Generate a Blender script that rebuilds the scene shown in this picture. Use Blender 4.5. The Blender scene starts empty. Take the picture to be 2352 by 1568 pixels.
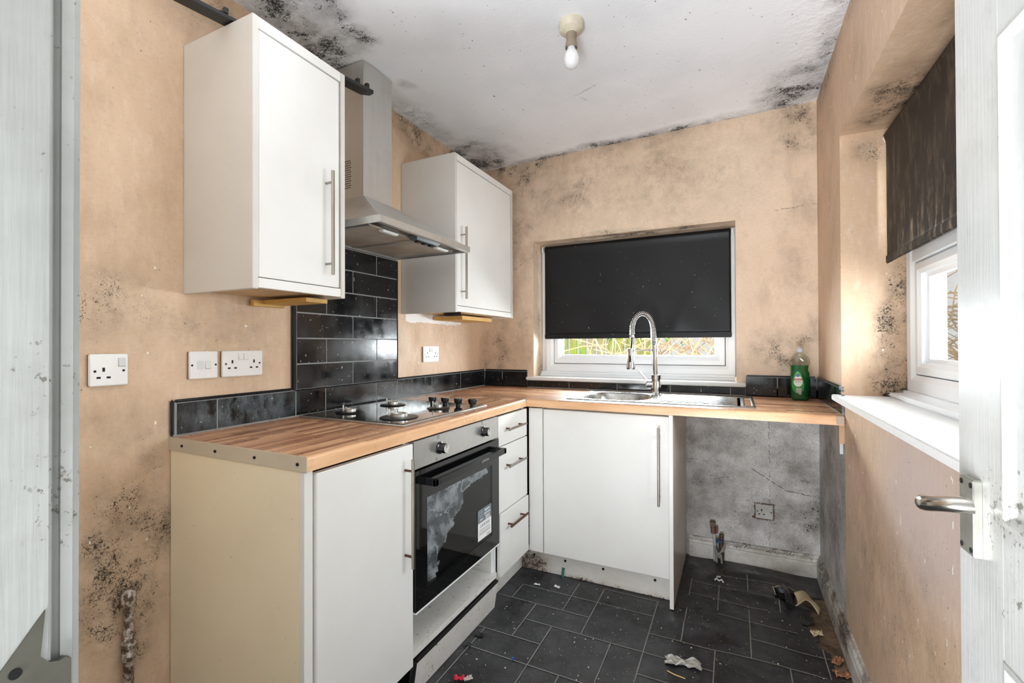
import bpy, bmesh, math, random
from mathutils import Vector, Matrix, noise as mnoise
R = random.Random(7)
SC = bpy.context.scene
COL = SC.collection
pi = math.pi

# ------------------------------------------------------------------ camera
yaw, pit, rol = 0.4526, 0.0069, -0.0036
s_, c_ = math.sin(yaw), math.cos(yaw)
F0, R0, Z0 = Vector((-s_, c_, 0)), Vector((c_, s_, 0)), Vector((0, 0, 1))
FW = F0*math.cos(pit) + Z0*math.sin(pit)
U0 = -F0*math.sin(pit) + Z0*math.cos(pit)
RT = R0*math.cos(rol) + U0*math.sin(rol)
UP = -R0*math.sin(rol) + U0*math.cos(rol)
cam_d = bpy.data.cameras.new('camera')
cam = bpy.data.objects.new('camera', cam_d); COL.objects.link(cam)
M = Matrix(((RT.x, UP.x, -FW.x, 0), (RT.y, UP.y, -FW.y, 0), (RT.z, UP.z, -FW.z, 0), (0, 0, 0, 1)))
M.translation = Vector((1.5515, -2.7527, 1.1778))
cam.matrix_world = M
cam_d.sensor_width = 36; cam_d.lens = 36*1053.2/2352; cam_d.clip_start = 0.02
SC.camera = cam

# ------------------------------------------------------------------ world, lights, exposure
w = bpy.data.worlds.new('World'); SC.world = w; w.use_nodes = True
bg = w.node_tree.nodes['Background']
bg.inputs['Color'].default_value = (0.95, 0.975, 1.0, 1); bg.inputs['Strength'].default_value = 0.72
SC.view_settings.view_transform = 'Standard'
try: SC.view_settings.look = 'None'
except Exception: pass
SC.view_settings.exposure = 0.32; SC.view_settings.gamma = 1.0
SC.view_settings.use_curve_mapping = False
SC.cycles.max_bounces = 10; SC.cycles.diffuse_bounces = 6; SC.cycles.transparent_max_bounces = 12
SC.cycles.sample_clamp_indirect = 6.0

def area(name, loc, rot, sx, sy, e, col=(1, 1, 1)):
    l = bpy.data.lights.new(name, 'AREA'); l.shape = 'RECTANGLE'; l.size = sx; l.size_y = sy
    l.energy = e; l.color = col
    o = bpy.data.objects.new(name, l); COL.objects.link(o); o.location = loc; o.rotation_euler = rot
    return o
# daylight at the right window and the back window; the open side behind the camera lets the sky in
area('daylight_right_window', (3.05, -1.35, 1.55), (0, math.radians(90), 0), 1.5, 1.7, 128, (0.93, 0.975, 1.0))
area('daylight_back_window', (0.96, 0.55, 1.30), (math.radians(-90), 0, 0), 1.1, 0.7, 115, (0.93, 0.975, 1.0))
# unseen area light added behind the camera to lift the kitchen ceiling
area('added_ceiling_uplight', (0.95, -3.9, 0.15), (math.radians(180-38), 0, 0), 1.6, 1.2, 135, (0.91, 0.96, 1.0))
# unseen spot added as fill, turned up so the ceiling sends soft light back
fl_ = bpy.data.lights.new('added_bounce_spot', 'SPOT'); fl_.energy = 92; fl_.spot_size = math.radians(104); fl_.spot_blend = 1.0; fl_.shadow_soft_size = .12; fl_.color = (0.91, 0.96, 1.0)
flo = bpy.data.objects.new('added_bounce_spot', fl_); COL.objects.link(flo); flo.location = (1.05, -2.05, 1.05); flo.rotation_euler = (math.radians(196), 0, 0)

# ------------------------------------------------------------------ node helper
def lin(c):
    return tuple(((v/255)/12.92 if v/255 <= .04045 else ((v/255+.055)/1.055)**2.4) for v in c) + (1,)
class T:
    def __init__(s, name):
        s.m = bpy.data.materials.new(name); s.m.use_nodes = True
        s.nt = s.m.node_tree; s.b = s.nt.nodes['Principled BSDF']; s._p = None
        s.out = s.nt.nodes['Material Output']
    def nd(s, t): return s.nt.nodes.new(t)
    def st(s, sock, v):
        if v is None: return
        if isinstance(v, bpy.types.NodeSocket): s.nt.links.new(v, sock)
        else:
            if sock.type == 'RGBA' and len(v) == 3: v = tuple(v)+(1,)
            sock.default_value = v
    def pos(s):
        if s._p is None: s._p = s.nd('ShaderNodeNewGeometry').outputs['Position']
        return s._p
    def obc(s): return s.nd('ShaderNodeTexCoord').outputs['Object']
    def m2(s, op, a, b=None, c=None, clamp=False):
        n = s.nd('ShaderNodeMath'); n.operation = op; n.use_clamp = clamp
        s.st(n.inputs[0], a); s.st(n.inputs[1], b); s.st(n.inputs[2], c); return n.outputs[0]
    def v2(s, op, a, b=None):
        n = s.nd('ShaderNodeVectorMath'); n.operation = op
        s.st(n.inputs[0], a); s.st(n.inputs[1], b)
        return n.outputs['Value'] if op in ('LENGTH', 'DOT_PRODUCT') else n.outputs[0]
    def sep(s, v):
        n = s.nd('ShaderNodeSeparateXYZ'); s.st(n.inputs[0], v); return n.outputs
    def comb(s, x, y, z):
        n = s.nd('ShaderNodeCombineXYZ'); s.st(n.inputs[0], x); s.st(n.inputs[1], y); s.st(n.inputs[2], z); return n.outputs[0]
    def mix(s, f, a, b, mode='MIX'):
        n = s.nd('ShaderNodeMix'); n.data_type = 'RGBA'; n.blend_type = mode
        s.st(n.inputs[0], f); s.st(n.inputs[6], a); s.st(n.inputs[7], b); return n.outputs[2]
    def noise(s, sc, det=3, rough=.55, vec=None, dist=0, stretch=None):
        n = s.nd('ShaderNodeTexNoise'); v = vec or s.pos()
        if stretch: v = s.v2('MULTIPLY', v, stretch)
        s.st(n.inputs['Vector'], v); s.st(n.inputs['Scale'], sc); s.st(n.inputs['Detail'], det)
        s.st(n.inputs['Roughness'], rough); s.st(n.inputs['Distortion'], dist); return n.outputs['Fac']
    def vor(s, sc, vec=None, feat='F1', out='Distance', rnd=1):
        n = s.nd('ShaderNodeTexVoronoi'); n.feature = feat
        s.st(n.inputs['Vector'], vec or s.pos()); s.st(n.inputs['Scale'], sc); s.st(n.inputs['Randomness'], rnd)
        return n.outputs[out]
    def mr(s, v, a, b, c=0., d=1., smooth=False):
        n = s.nd('ShaderNodeMapRange'); n.clamp = True
        if smooth: n.interpolation_type = 'SMOOTHSTEP'
        s.st(n.inputs[0], v)
        for i, x in enumerate((a, b, c, d)): s.st(n.inputs[i+1], x)
        return n.outputs[0]
    def blob(s, c, r, gain=1.0, p=None):
        d = s.v2('SUBTRACT', p or s.pos(), tuple(c)); d = s.v2('DIVIDE', d, tuple(r)); l = s.v2('LENGTH', d)
        return s.mr(l, 1.0, 0.25, 0., gain, True)
    def seg(s, a, b, wd, p):
        a = Vector(a); b = Vector(b); ba = b-a
        pa = s.v2('SUBTRACT', p, tuple(a)); h = s.m2('MULTIPLY', s.v2('DOT_PRODUCT', pa, tuple(ba)), 1/ba.length_squared, clamp=True)
        n = s.nd('ShaderNodeVectorMath'); n.operation = 'SCALE'; s.st(n.inputs[0], tuple(ba)); s.st(n.inputs['Scale'], h)
        l = s.v2('LENGTH', s.v2('SUBTRACT', pa, n.outputs[0])); return s.mr(l, wd, wd*.5)
    def mx(s, *a):
        r = a[0]
        for x in a[1:]: r = s.m2('MAXIMUM', r, x)
        return r
    def warp(s, amp, sc):
        n = s.nd('ShaderNodeTexNoise'); s.st(n.inputs['Vector'], s.pos()); s.st(n.inputs['Scale'], sc); s.st(n.inputs['Detail'], 4)
        v = s.v2('SUBTRACT', n.outputs['Color'], (.5, .5, .5)); v = s.v2('MULTIPLY', v, (amp, amp, amp)); return s.v2('ADD', s.pos(), v)
    def bump(s, h, st=.2, d=.01):
        n = s.nd('ShaderNodeBump'); s.st(n.inputs['Height'], h); n.inputs['Strength'].default_value = st; n.inputs['Distance'].default_value = d
        s.st(s.b.inputs['Normal'], n.outputs[0])
    def fin(s, col=None, rough=.5, metal=0, spec=None, coat=None):
        s.st(s.b.inputs['Base Color'], col); s.st(s.b.inputs['Roughness'], rough); s.st(s.b.inputs['Metallic'], metal)
        if spec is not None: s.st(s.b.inputs['Specular IOR Level'], spec)
        if coat is not None: s.st(s.b.inputs['Coat Weight'], coat)
        return s.m
    # growth of mould: fine black specks whose density follows a mask, over a grey-brown smudge
    def mould(s, col, mask, dark=(34, 30, 26), smudge=(96, 84, 70), s1=230, s2=95, sm=.6, stretch=None, big=.35):
        mk = s.m2('MULTIPLY', mask, s.mr(s.noise(6.5, 5, .62), .33, .62), clamp=True)
        col = s.mix(s.m2('MULTIPLY', s.m2('MULTIPLY', mask, s.mr(s.noise(5, 6, .65), .30, .62)), sm*.55, clamp=True), col, lin(smudge))
        col = s.mix(s.m2('MULTIPLY', s.m2('MULTIPLY', mk, s.mr(s.noise(16, 6, .72), .42, .62)), sm, clamp=True), col, lin(smudge))
        for sc_, k, w_, t0 in ((s1, .27, 16, .73), (s2, .235, 16, .73)):
            v = s.noise(sc_, 4, .68, stretch=stretch); th = s.m2('MULTIPLY_ADD', mk, -k, t0)
            sp = s.m2('MULTIPLY', s.m2('SUBTRACT', v, th), w_, clamp=True)
            sp = s.m2('MULTIPLY', sp, s.m2('MULTIPLY', mk, 4, clamp=True))
            col = s.mix(s.m2('MULTIPLY', sp, .85), col, lin(dark))
        return col

def simple(name, c, rough=.5, metal=0, var=0.0, spec=None, coat=None, bump=0, bsc=60):
    t = T(name); col = lin(c)
    if var:
        col = t.mix(t.m2('MULTIPLY', t.mr(t.noise(9, 5, .6), .35, .7), var), col, lin(tuple(int(x*.6) for x in c)))
    if bump: t.bump(t.noise(bsc, 4), bump, .004)
    return t.fin(col, rough, metal, spec, coat)

# ------------------------------------------------------------------ materials
BEIGE = (220, 192, 164)
def wall_mat(name, masks, base=BEIGE, lowfn=None, cracks=(), chips=.0, tan=.5, postfn=None):
    t = T(name)
    n1 = t.noise(2.2, 5, .6); n2 = t.noise(38, 5, .65, stretch=(1, 1, .35))
    col = t.mix(t.m2('MULTIPLY', t.mr(n1, .35, .68), tan), lin(base), lin((196, 160, 128)))
    col = t.mix(t.m2('MULTIPLY', t.mr(n2, .5, .68), .26), col, lin((240, 220, 200)))
    col = t.mix(t.m2('MULTIPLY', t.mr(t.noise(110, 5, .7, stretch=(.5, .5, 1)), .5, .66), .15), col, lin((164, 130, 100)))
    col = t.mix(t.m2('MULTIPLY', t.mr(t.noise(4.5, 7, .72, stretch=(1, 1, .5)), .50, .70), .42), col, lin((158, 130, 104)))
    p = t.warp(.05, 9)
    if lowfn: col = lowfn(t, col, p)
    if postfn: col = postfn(t, col)
    if masks: col = t.mould(col, t.m2('MINIMUM', t.mx(*[t.blob(c, r, g, t.warp(.12, 4)) for c, r, g in masks]), 1.0))
    # isolated flecks
    col = t.mix(t.m2('MULTIPLY', t.m2('SUBTRACT', t.noise(120, 2, .5), .735), 40, clamp=True), col, lin((60, 50, 40)))
    if chips: col = t.mix(t.m2('MULTIPLY', t.m2('SUBTRACT', t.noise(60, 2, .5, stretch=(1, 1, .5)), .775-chips), 60, clamp=True), col, lin((244, 240, 232)))
    if cracks:
        pc = t.warp(.02, 28)
        col = t.mix(t.m2('MULTIPLY', t.mx(*[t.seg(a, b, wd, pc) for a, b, wd in cracks]), .8), col, lin((58, 46, 36)))
    h = t.m2('ADD', t.noise(60, 3, .6, stretch=(1, 1, .5)), t.m2('MULTIPLY', t.noise(9, 4, .6), 1.2))
    t.bump(h, .25, .004)
    return t.fin(col, t.mr(t.noise(7, 3), .3, .7, .42, .62), 0, .35)

def low_grey(t, col, p, axis, lim, zc=.862):
    """bare grey plaster below the worktop, with mould and damp"""
    sx = t.sep(t.pos()); n = t.m2('MULTIPLY', t.m2('SUBTRACT', t.noise(30, 4), .5), .012)
    e = t.mr(t.m2('ADD', sx[axis], n), lim, lim+.002)
    e = t.m2('MULTIPLY', e, t.m2('LESS_THAN', sx[2], zc))
    g = t.mix(t.mr(t.noise(3.2, 7, .68), .38, .62), lin((222, 220, 217)), lin((150, 145, 140)))
    g = t.mix(t.m2('MULTIPLY', t.mr(t.noise(170, 5, .7), .50, .64), .6), g, lin((104, 98, 92)))
    g = t.mix(t.m2('MULTIPLY', t.m2('MULTIPLY', t.mr(t.noise(60, 5, .75), .55, .66), t.mr(t.noise(4, 5, .7), .42, .58)), .75), g, lin((54, 50, 46)))
    g = t.mix(t.m2('MULTIPLY', t.mr(t.noise(1.9, 6, .7), .55, .68), .5), g, lin((84, 78, 74)))
    return t.mix(e, col, g)

def bare_patch(t, col):
    """unpainted white plaster left under the corner wall cupboard, and round the small sockets"""
    sx = t.sep(t.pos()); n = t.m2('MULTIPLY', t.m2('SUBTRACT', t.noise(16, 5, .7), .5), .05)
    e = t.m2('MULTIPLY', t.m2('GREATER_THAN', t.m2('ADD', sx[2], n), 1.300), t.m2('LESS_THAN', sx[2], 1.36))
    e = t.m2('MULTIPLY', e, t.m2('MULTIPLY', t.m2('GREATER_THAN', sx[1], -.835), t.m2('LESS_THAN', sx[1], -.30)))
    return t.mix(e, col, lin((240, 238, 238)))
Z = (0, 0, 0)
M_WL = wall_mat('wall paint left', [
    ((0, -2.06, .64), (.2, .18, .24), 1.5), ((0, -2.12, .46), (.2, .18, .17), 1.4), ((0, -2.02, .42), (.2, .10, .22), 1.2),
    ((0, -1.99, .75), (.2, .06, .40), .55), ((0, -2.12, 1.27), (.2, .25, .17), .75), ((0, -1.80, 1.25), (.2, .3, .12), .55), ((0, -2.05, .95), (.2, .2, .12), .5), ((0, -.35, 1.25), (.2, .3, .2), .45),
    ((0, -.75, 2.34), (.2, .36, .16), 1.1), ((0, -.30, 2.32), (.2, .35, .15), 1.1), ((0, -.98, 2.15), (.2, .12, .3), .45),
    ((0, 0, 1.12), (.2, .10, .22), .8), ((0, -1.85, 2.28), (.2, .35, .17), .75), ((0, -.93, 1.2), (.2, .1, .2), .3),
    ((0, -1.7, 1.12), (.2, .25, .18), .30), ((0, -2.2, .15), (.2, .25, .2), .4)], chips=.04, postfn=bare_patch, tan=.35)
def wb_low(t, col, p): return low_grey(t, col, p, 0, 1.29)
M_WB = wall_mat('wall paint back', [
    ((.2, 0, 2.33), (.55, .3, .20), 1.0), ((.9, 0, 2.38), (.9, .3, .16), .62), ((1.88, 0, 2.30), (.26, .3, .24), .95),
    ((.5, 0, 2.12), (.55, .3, .26), .8), ((1.2, 0, 2.2), (.6, .3, .25), .6), ((.06, 0, 1.10), (.22, .3, .22), 1.4), ((.28, 0, 1.15), (.2, .3, .25), .5),
    ((1.78, 0, 1.14), (.24, .3, .20), .9), ((1.92, 0, 1.30), (.06, .3, .5), .5), ((.3, 0, 1.9), (.25, .3, .4), .6), ((1.0, 0, 2.12), (1.3, .3, .42), .45), ((.25, 0, 1.3), (.25, .3, .35), .55), ((1.85, 0, 1.7), (.15, .3, .6), .4),
    ((.96, .06, 1.845), (.8, .12, .05), 1.0), ((.37, .10, 1.4), (.03, .05, .55), .7), ((.37, .08, 1.02), (.05, .1, .2), 1.1),
    ((1.557, .1, 1.3), (.05, .1, .6), .8), ((1.5, 0, .62), (.3, .3, .3), .7), ((1.85, 0, .3), (.2, .3, .4), .9), ((1.35, 0, .5), (.1, .3, .4), .9)],
    lowfn=wb_low, base=(238, 215, 190), tan=.3,
    cracks=(((.235, 0, 1.675), (.272, 0, 1.70), .0022), ((.272, 0, 1.70), (.32, 0, 1.735), .0022), ((.32, 0, 1.735), (.315, 0, 1.75), .0018),
            ((1.74, 0, 1.875), (1.93, 0, 1.885), .0018), ((.05, 0, 1.62), (.33, 0, 1.5), .0008),
            ((1.71, 0, .12), (1.71, 0, .80), .0016), ((1.62, 0, .52), (1.78, 0, .42), .003), ((1.78, 0, .42), (1.93, 0, .40), .003),
            ((1.32, 0, .54), (1.42, 0, .53), .002), ((1.45, 0, .44), (1.56, 0, .47), .0016)), chips=.0)
def mauve_patch(t, col):
    return t.mix(t.m2('MULTIPLY', t.blob((1.93, -1.42, .80), (.3, .50, .30), 1.0, t.warp(.12, 5)), .75), col, lin((196, 178, 174)))
def wr_low(t, col, p): return low_grey(t, col, p, 1, -.605)
M_WR = wall_mat('wall paint right', [
    ((1.93, -.2, 2.38), (.3, .5, .13), .9), ((1.93, -.9, 2.40), (.3, .6, .12), .6), ((1.93, 0, 1.15), (.3, .10, .25), .6), ((1.93, 0, 2.0), (.3, .08, .5), .7),
    ((2.13, -.55, 1.25), (.13, .2, .40), 1.5), ((2.11, -.55, 1.06), (.15, .2, .18), 1.5), ((2.03, -.55, 1.93), (.09, .2, .10), .8),
    ((2.05, -.80, 2.0), (.13, .40, .06), 1.5), ((2.08, -1.2, 2.0), (.07, .5, .06), .8), ((1.98, -.60, 1.9), (.1, .1, .1), .4),
    ((1.93, -.3, .5), (.3, .4, .5), .8), ((1.93, -.95, .45), (.3, .4, .4), .6), ((1.93, -1.35, .4), (.3, .4, .5), .6), ((1.93, -.75, .8), (.3, .15, .1), .5)],
    lowfn=wr_low, postfn=mauve_patch, chips=.05, base=(212, 182, 154), tan=.5)
def hallmat():
    return simple('hall wall paint', (214, 206, 194), .8)
M_HALL = hallmat()

def ceil_mat():
    t = T('ceiling paint'); sx = t.sep(t.pos())
    col = t.mix(t.mr(t.noise(3, 4), .4, .7), lin((246, 249, 255)), lin((236, 240, 246)))
    wp = t.warp(.10, 5)
    mk = [((.16, -1.62, 2.39), (.26, .20, .3), 1.6), ((.17, -1.42, 2.39), (.17, .13, .3), 1.6), ((.02, -1.40, 2.39), (.15, .7, .3), 1.0),
          ((.05, -.2, 2.39), (.36, .36, .3), 1.2), ((.9, -.0, 2.39), (1.3, .10, .3), 1.1), ((1.82, -.15, 2.39), (.22, .36, .3), 1.1),
          ((1.93, -.6, 2.39), (.10, .7, .3), .85), ((.06, -.8, 2.39), (.12, .5, .3), .6), ((.20, -1.08, 2.39), (.05, .06, .3), .7)]
    mask = t.mx(*[t.blob(c, r, g, wp) for c, r, g in mk])
    col = t.mould(col, t.m2('MINIMUM', mask, 1.15), dark=(40, 40, 38), smudge=(112, 112, 112), s1=200, s2=80, sm=.8)
    col = t.mix(t.m2('MULTIPLY', t.m2('SUBTRACT', t.noise(75, 2, .5), .735), 40, clamp=True), col, lin((92, 86, 78)))
    pc = t.warp(.02, 18)
    ck = t.mx(t.seg((.06, -1.52, 2.39), (.42, -1.42, 2.40), .0016, pc), t.seg((.86, -.62, 2.39), (.97, -.66, 2.39), .006, pc), t.seg((.86, -.62, 2.39), (.90, -.55, 2.39), .004, pc))
    col = t.mix(t.m2('MULTIPLY', ck, .35), col, lin((90, 88, 84)))
    edge = t.mx(t.mr(sx[0], 1.70, 1.90), t.mr(sx[1], -.12, -.02), t.mr(sx[0], .16, .02))
    h = t.m2('ADD', t.m2('MULTIPLY', t.noise(16, 5, .62), t.m2('MULTIPLY_ADD', edge, 4.5, .25)), t.m2('MULTIPLY', t.noise(80, 2), .15))
    t.bump(h, .35, .012)
    return t.fin(col, .85, 0, .2)
M_CEIL = ceil_mat()

def vinyl_mat():
    t = T('black slate vinyl'); 
    n = t.noise(7, 6, .65, dist=.6)
    col = t.mix(t.mr(n, .35, .7), lin((34, 35, 38)), lin((66, 67, 71)))
    col = t.mix(t.m2('MULTIPLY', t.mr(t.noise(22, 6, .7, dist=1), .55, .72), .5), col, lin((96, 96, 98)))
    dirt = t.mx(t.blob((1.60, -.25, 0), (.45, .30, .3), 1.0), t.blob((1.80, -.6, 0), (.25, .35, .3), .6))
    col = t.mix(t.m2('MULTIPLY', t.m2('MULTIPLY', dirt, t.mr(t.noise(9, 6, .7), .42, .66)), .75), col, lin((38, 33, 28)))
    col = t.mix(t.m2('MULTIPLY', dirt, .6), col, lin((17, 17, 17)))
    col = t.mix(t.m2('MULTIPLY', t.m2('MULTIPLY', dirt, t.mr(t.noise(6, 7, .75, dist=.6), .56, .66)), .5), col, lin((112, 98, 82)))
    sp = t.m2('MULTIPLY', t.m2('SUBTRACT', t.noise(95, 2, .55), .70), 40, clamp=True)
    sp2 = t.m2('MULTIPLY', t.m2('SUBTRACT', t.noise(90, 2, .5), .755), 50, clamp=True)
    col = t.mix(t.m2('MULTIPLY', sp, .5), col, lin((168, 160, 148)))
    col = t.mix(t.m2('MULTIPLY', sp2, .8), col, lin((205, 196, 180)))
    t.bump(t.noise(40, 5, .6), .22, .004)
    return t.fin(col, t.mr(t.noise(11, 5, .6), .35, .7, .24, .58), 0, .45)
M_VINYL = vinyl_mat()
M_GROUTL = simple('pale vinyl joint line', (150, 150, 146), .6, var=.5)
def board_mat():
    t = T('bare hardboard'); col = t.mix(t.mr(t.noise(14, 6, .7), .35, .68), lin((138, 116, 94)), lin((76, 62, 52)))
    col = t.mix(t.m2('MULTIPLY', t.mr(t.noise(60, 4, .7), .52, .66), .5), col, lin((44, 36, 30)))
    t.bump(t.noise(50, 4), .4, .004); return t.fin(col, .85)
M_BOARD = board_mat()

def skirt_mat():
    t = T('dirty white gloss skirting'); col = t.mix(t.mr(t.noise(5, 5, .65), .4, .7), lin((222, 220, 214)), lin((180, 173, 163)))
    mk = t.mx(t.blob((1.92, -.40, .08), (.1, .7, .14), 1.3), t.blob((1.62, 0, .11), (.5, .1, .06), 1.1), .4)
    col = t.mould(col, mk, dark=(50, 38, 28), smudge=(110, 92, 74), s1=170, s2=60)
    col = t.mix(t.m2('MULTIPLY', t.m2('MULTIPLY', t.mr(t.sep(t.pos())[2], .085, .105), t.mr(t.noise(20, 5), .4, .6)), .6), col, lin((84, 66, 50)))
    t.bump(t.noise(40, 4), .2, .003); return t.fin(col, .45)
M_SKIRT = skirt_mat()

def board_white(name, base=(232, 230, 226), dirt=.0, specks=.0, rough=.32, tint=(170, 160, 140), zmask=None):
    t = T(name); col = t.mix(t.m2('MULTIPLY', t.mr(t.noise(3, 5, .6), .4, .7), .25+dirt), lin(base), lin(tint))
    if specks:
        s1 = t.m2('MULTIPLY', t.m2('SUBTRACT', t.noise(150, 3, .6), .745-.08*specks), 26, clamp=True)
        s2 = t.m2('MULTIPLY', t.m2('SUBTRACT', t.noise(62, 3, .6, dist=.8), .745-.09*specks), 26, clamp=True)
        col = t.mix(t.m2('MULTIPLY', t.mx(s1, s2), .8), col, lin((56, 46, 36)))
    return t.fin(col, rough)
M_WHITE = board_white('white cupboard board', (236, 235, 232), rough=.28, tint=(214, 208, 200))
M_WHITE2 = board_white('white cupboard carcass side', (216, 213, 208), .1, .12, .38, (196, 188, 178))
M_CREAM = board_white('cream unit side panel', (246, 234, 208), .1, .25, .5, (230, 214, 184))
M_PLINTH = board_white('speckled white plinth board', (232, 230, 226), .1, 1.0, .45)
M_STRIPEND = board_white('grimy metal end strip', (206, 196, 178), .2, .55, .4, (170, 156, 132))
M_YELLOW = simple('yellowed wood batten', (214, 172, 96), .6, var=.4)
M_UNDER = simple('yellowed chipboard underside', (214, 188, 146), .6, var=.3)

def tile_mat():
    t = T('black glazed tile'); col = t.mix(t.m2('MULTIPLY', t.mr(t.noise(6, 5, .6, stretch=(1, 1, .35)), .42, .75), .5), lin((16, 16, 18)), lin((44, 46, 50)))
    mk = t.mx(t.blob((0, -1.72, .96), (.2, .30, .10), 1.0), t.blob((0, -.75, .96), (.2, .25, .07), .5))
    col = t.mix(t.m2('MULTIPLY', t.m2('MULTIPLY', mk, t.mr(t.noise(16, 7, .75, stretch=(1, 1, .45)), .42, .64)), .55), col, lin((134, 146, 154)))
    sp = t.m2('MULTIPLY', t.m2('SUBTRACT', t.noise(85, 2, .5), .705), 50, clamp=True)
    col = t.mix(t.m2('MULTIPLY', sp, .8), col, lin((176, 176, 170)))
    t.bump(t.noise(10, 3), .05, .01)
    return t.fin(col, t.mr(t.noise(9, 4), .35, .7, .07, .28), 0, .55)
M_TILE = tile_mat()
M_GROUT = simple('grey tile grout', (150, 152, 152), .85, var=.5)
M_TRIMB = simple('black plastic tile trim', (22, 24, 28), .2)

def wood_mat(name, axis, lift=1.0):
    t = T(name); sx = t.sep(t.pos())
    long_ = sx[1] if axis == 'y' else sx[0]
    across = t.m2('ADD', sx[0] if axis == 'y' else sx[1], t.m2('MULTIPLY', sx[2], -1.0))
    n = t.nd('ShaderNodeTexBrick'); n.offset = .37; n.offset_frequency = 2; n.squash = 1
    t.st(n.inputs['Vector'], t.comb(long_, across, 0.0)); n.inputs['Color1'].default_value = (0, 0, 0, 1); n.inputs['Color2'].default_value = (1, 1, 1, 1)
    n.inputs['Mortar'].default_value = (.3, .3, .3, 1); n.inputs['Mortar Size'].default_value = 0.0; n.inputs['Scale'].default_value = 1
    n.inputs['Brick Width'].default_value = .29; n.inputs['Row Height'].default_value = .0215; n.inputs['Bias'].default_value = 0
    v = t.sep(n.outputs['Color'])[0]
    st = (1, .045, 1) if axis == 'y' else (.045, 1, 1)
    cr = t.nd('ShaderNodeValToRGB'); t.st(cr.inputs[0], t.m2('ADD', t.m2('MULTIPLY', v, .75), t.m2('MULTIPLY', t.noise(55, 5, .65, stretch=st), .25)))
    e = cr.color_ramp.elements; e[0].position = .05; e[0].color = lin((134, 94, 72)); e[1].position = .95; e[1].color = lin((226, 180, 140))
    for p_, c in ((.3, (168, 122, 94)), (.55, (190, 144, 110)), (.75, (208, 162, 126))):
        q = cr.color_ramp.elements.new(p_); q.color = lin(c)
    col = cr.outputs[0]
    g = t.noise(150, 4, .6, stretch=st)
    col = t.mix(t.m2('MULTIPLY', t.mr(g, .48, .7), .35), col, lin((104, 70, 50)))
    fr = t.mr(sx[2], .900, .893)   # square front edge: one wide stave, painted paler for window light falling on it
    f2 = t.mix(t.mr(t.noise(5, 3, .5, stretch=(.5, .5, 3)), .4, .62), lin((242, 196, 154)), lin((222, 172, 128)))
    f2 = t.mix(t.m2('MULTIPLY', t.mr(t.noise(90, 4, .6, stretch=st), .5, .7), .3), f2, lin((170, 118, 80)))
    col = t.mix(fr, col, f2)
    col = t.mix(t.m2('MULTIPLY', t.m2('SUBTRACT', t.noise(70, 2), .73), 40, clamp=True), col, lin((236, 226, 210)))
    t.bump(g, .05, .002)
    return t.fin(col, t.mr(t.noise(6, 4), .35, .7, .22, .42), 0, .5)
M_WOODY = wood_mat('butcher block laminate left run', 'y')
M_WOODX = wood_mat('butcher block laminate back run', 'x')

def steel(name, c=(190, 188, 184), rough=.28, stretch=None, stain=0., stc=(120, 98, 74), metal=1.0):
    t = T(name); g = t.noise(40, 4, .6, stretch=stretch or (1, 1, 1))
    col = t.mix(t.m2('MULTIPLY', t.mr(g, .4, .7), .12), lin(c), lin(tuple(int(x*.75) for x in c)))
    if stain: col = t.mix(t.m2('MULTIPLY', t.mr(t.noise(5, 6, .7), .48, .7), stain), col, lin(stc))
    return t.fin(col, t.m2('MULTIPLY_ADD', t.noise(30, 4), .10, rough-.05), metal)
M_STEEL = steel('brushed stainless steel', (198, 197, 194), .34, metal=.85)
M_HOOD = steel('stained hood steel', (206, 205, 202), .36, (1, 1, .1), .22, (150, 128, 104), .75)
M_CHROME = simple('chrome', (214, 214, 214), .10, 1)
M_HANDLE = steel('brushed handle steel', (168, 162, 152), .3)
M_RUST = simple('rusted bracket metal', (112, 78, 62), .6, .6, .6)
M_SINK = steel('sink steel', (176, 176, 174), .27)
def mesh_filter():
    t = T('greasy aluminium mesh filter'); sx = t.sep(t.pos())
    a = t.m2('SINE', t.m2('MULTIPLY', t.m2('ADD', sx[0], sx[1]), 1150)); b = t.m2('SINE', t.m2('MULTIPLY', t.m2('SUBTRACT', sx[0], sx[1]), 1150))
    h = t.m2('MULTIPLY', a, b); col = t.mix(t.mr(h, -.3, .6), lin((150, 138, 124)), lin((228, 218, 204)))
    col = t.mix(t.m2('MULTIPLY', t.mr(t.noise(8, 5, .65), .42, .68), .5), col, lin((128, 106, 84)))
    t.bump(h, .3, .002); return t.fin(col, .42, .25)
M_FILTER = mesh_filter()
M_BLACKG = simple('black glass', (8, 9, 10), .05, 0, 0, .6)
M_BLACKP = simple('black plastic', (20, 21, 22), .35)
M_DARK = simple('dark hole', (10, 9, 8), .8)
M_HOBG = simple('dark mirror hob plate', (96, 90, 84), .06, .9)
M_WPLAST = simple('white socket plastic', (236, 234, 232), .3, var=.12)
M_WPLASTD = simple('dirty socket plastic', (188, 184, 178), .5, var=.5)
M_UPVC = simple('white window plastic', (244, 246, 248), .28)
M_WSILL = board_white('white painted sill', (238, 238, 238), .0, .45, .45, (206, 204, 200))
M_BULB = simple('opal bulb glass', (236, 236, 240), .12, 0, 0, .6)
M_HOLDER = simple('aged cream holder', (226, 218, 198), .5, var=.6)
M_BRASS = simple('brass', (176, 140, 84), .3, 1)
M_COPPER = simple('grey hose', (150, 146, 140), .5, var=.3)

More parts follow.
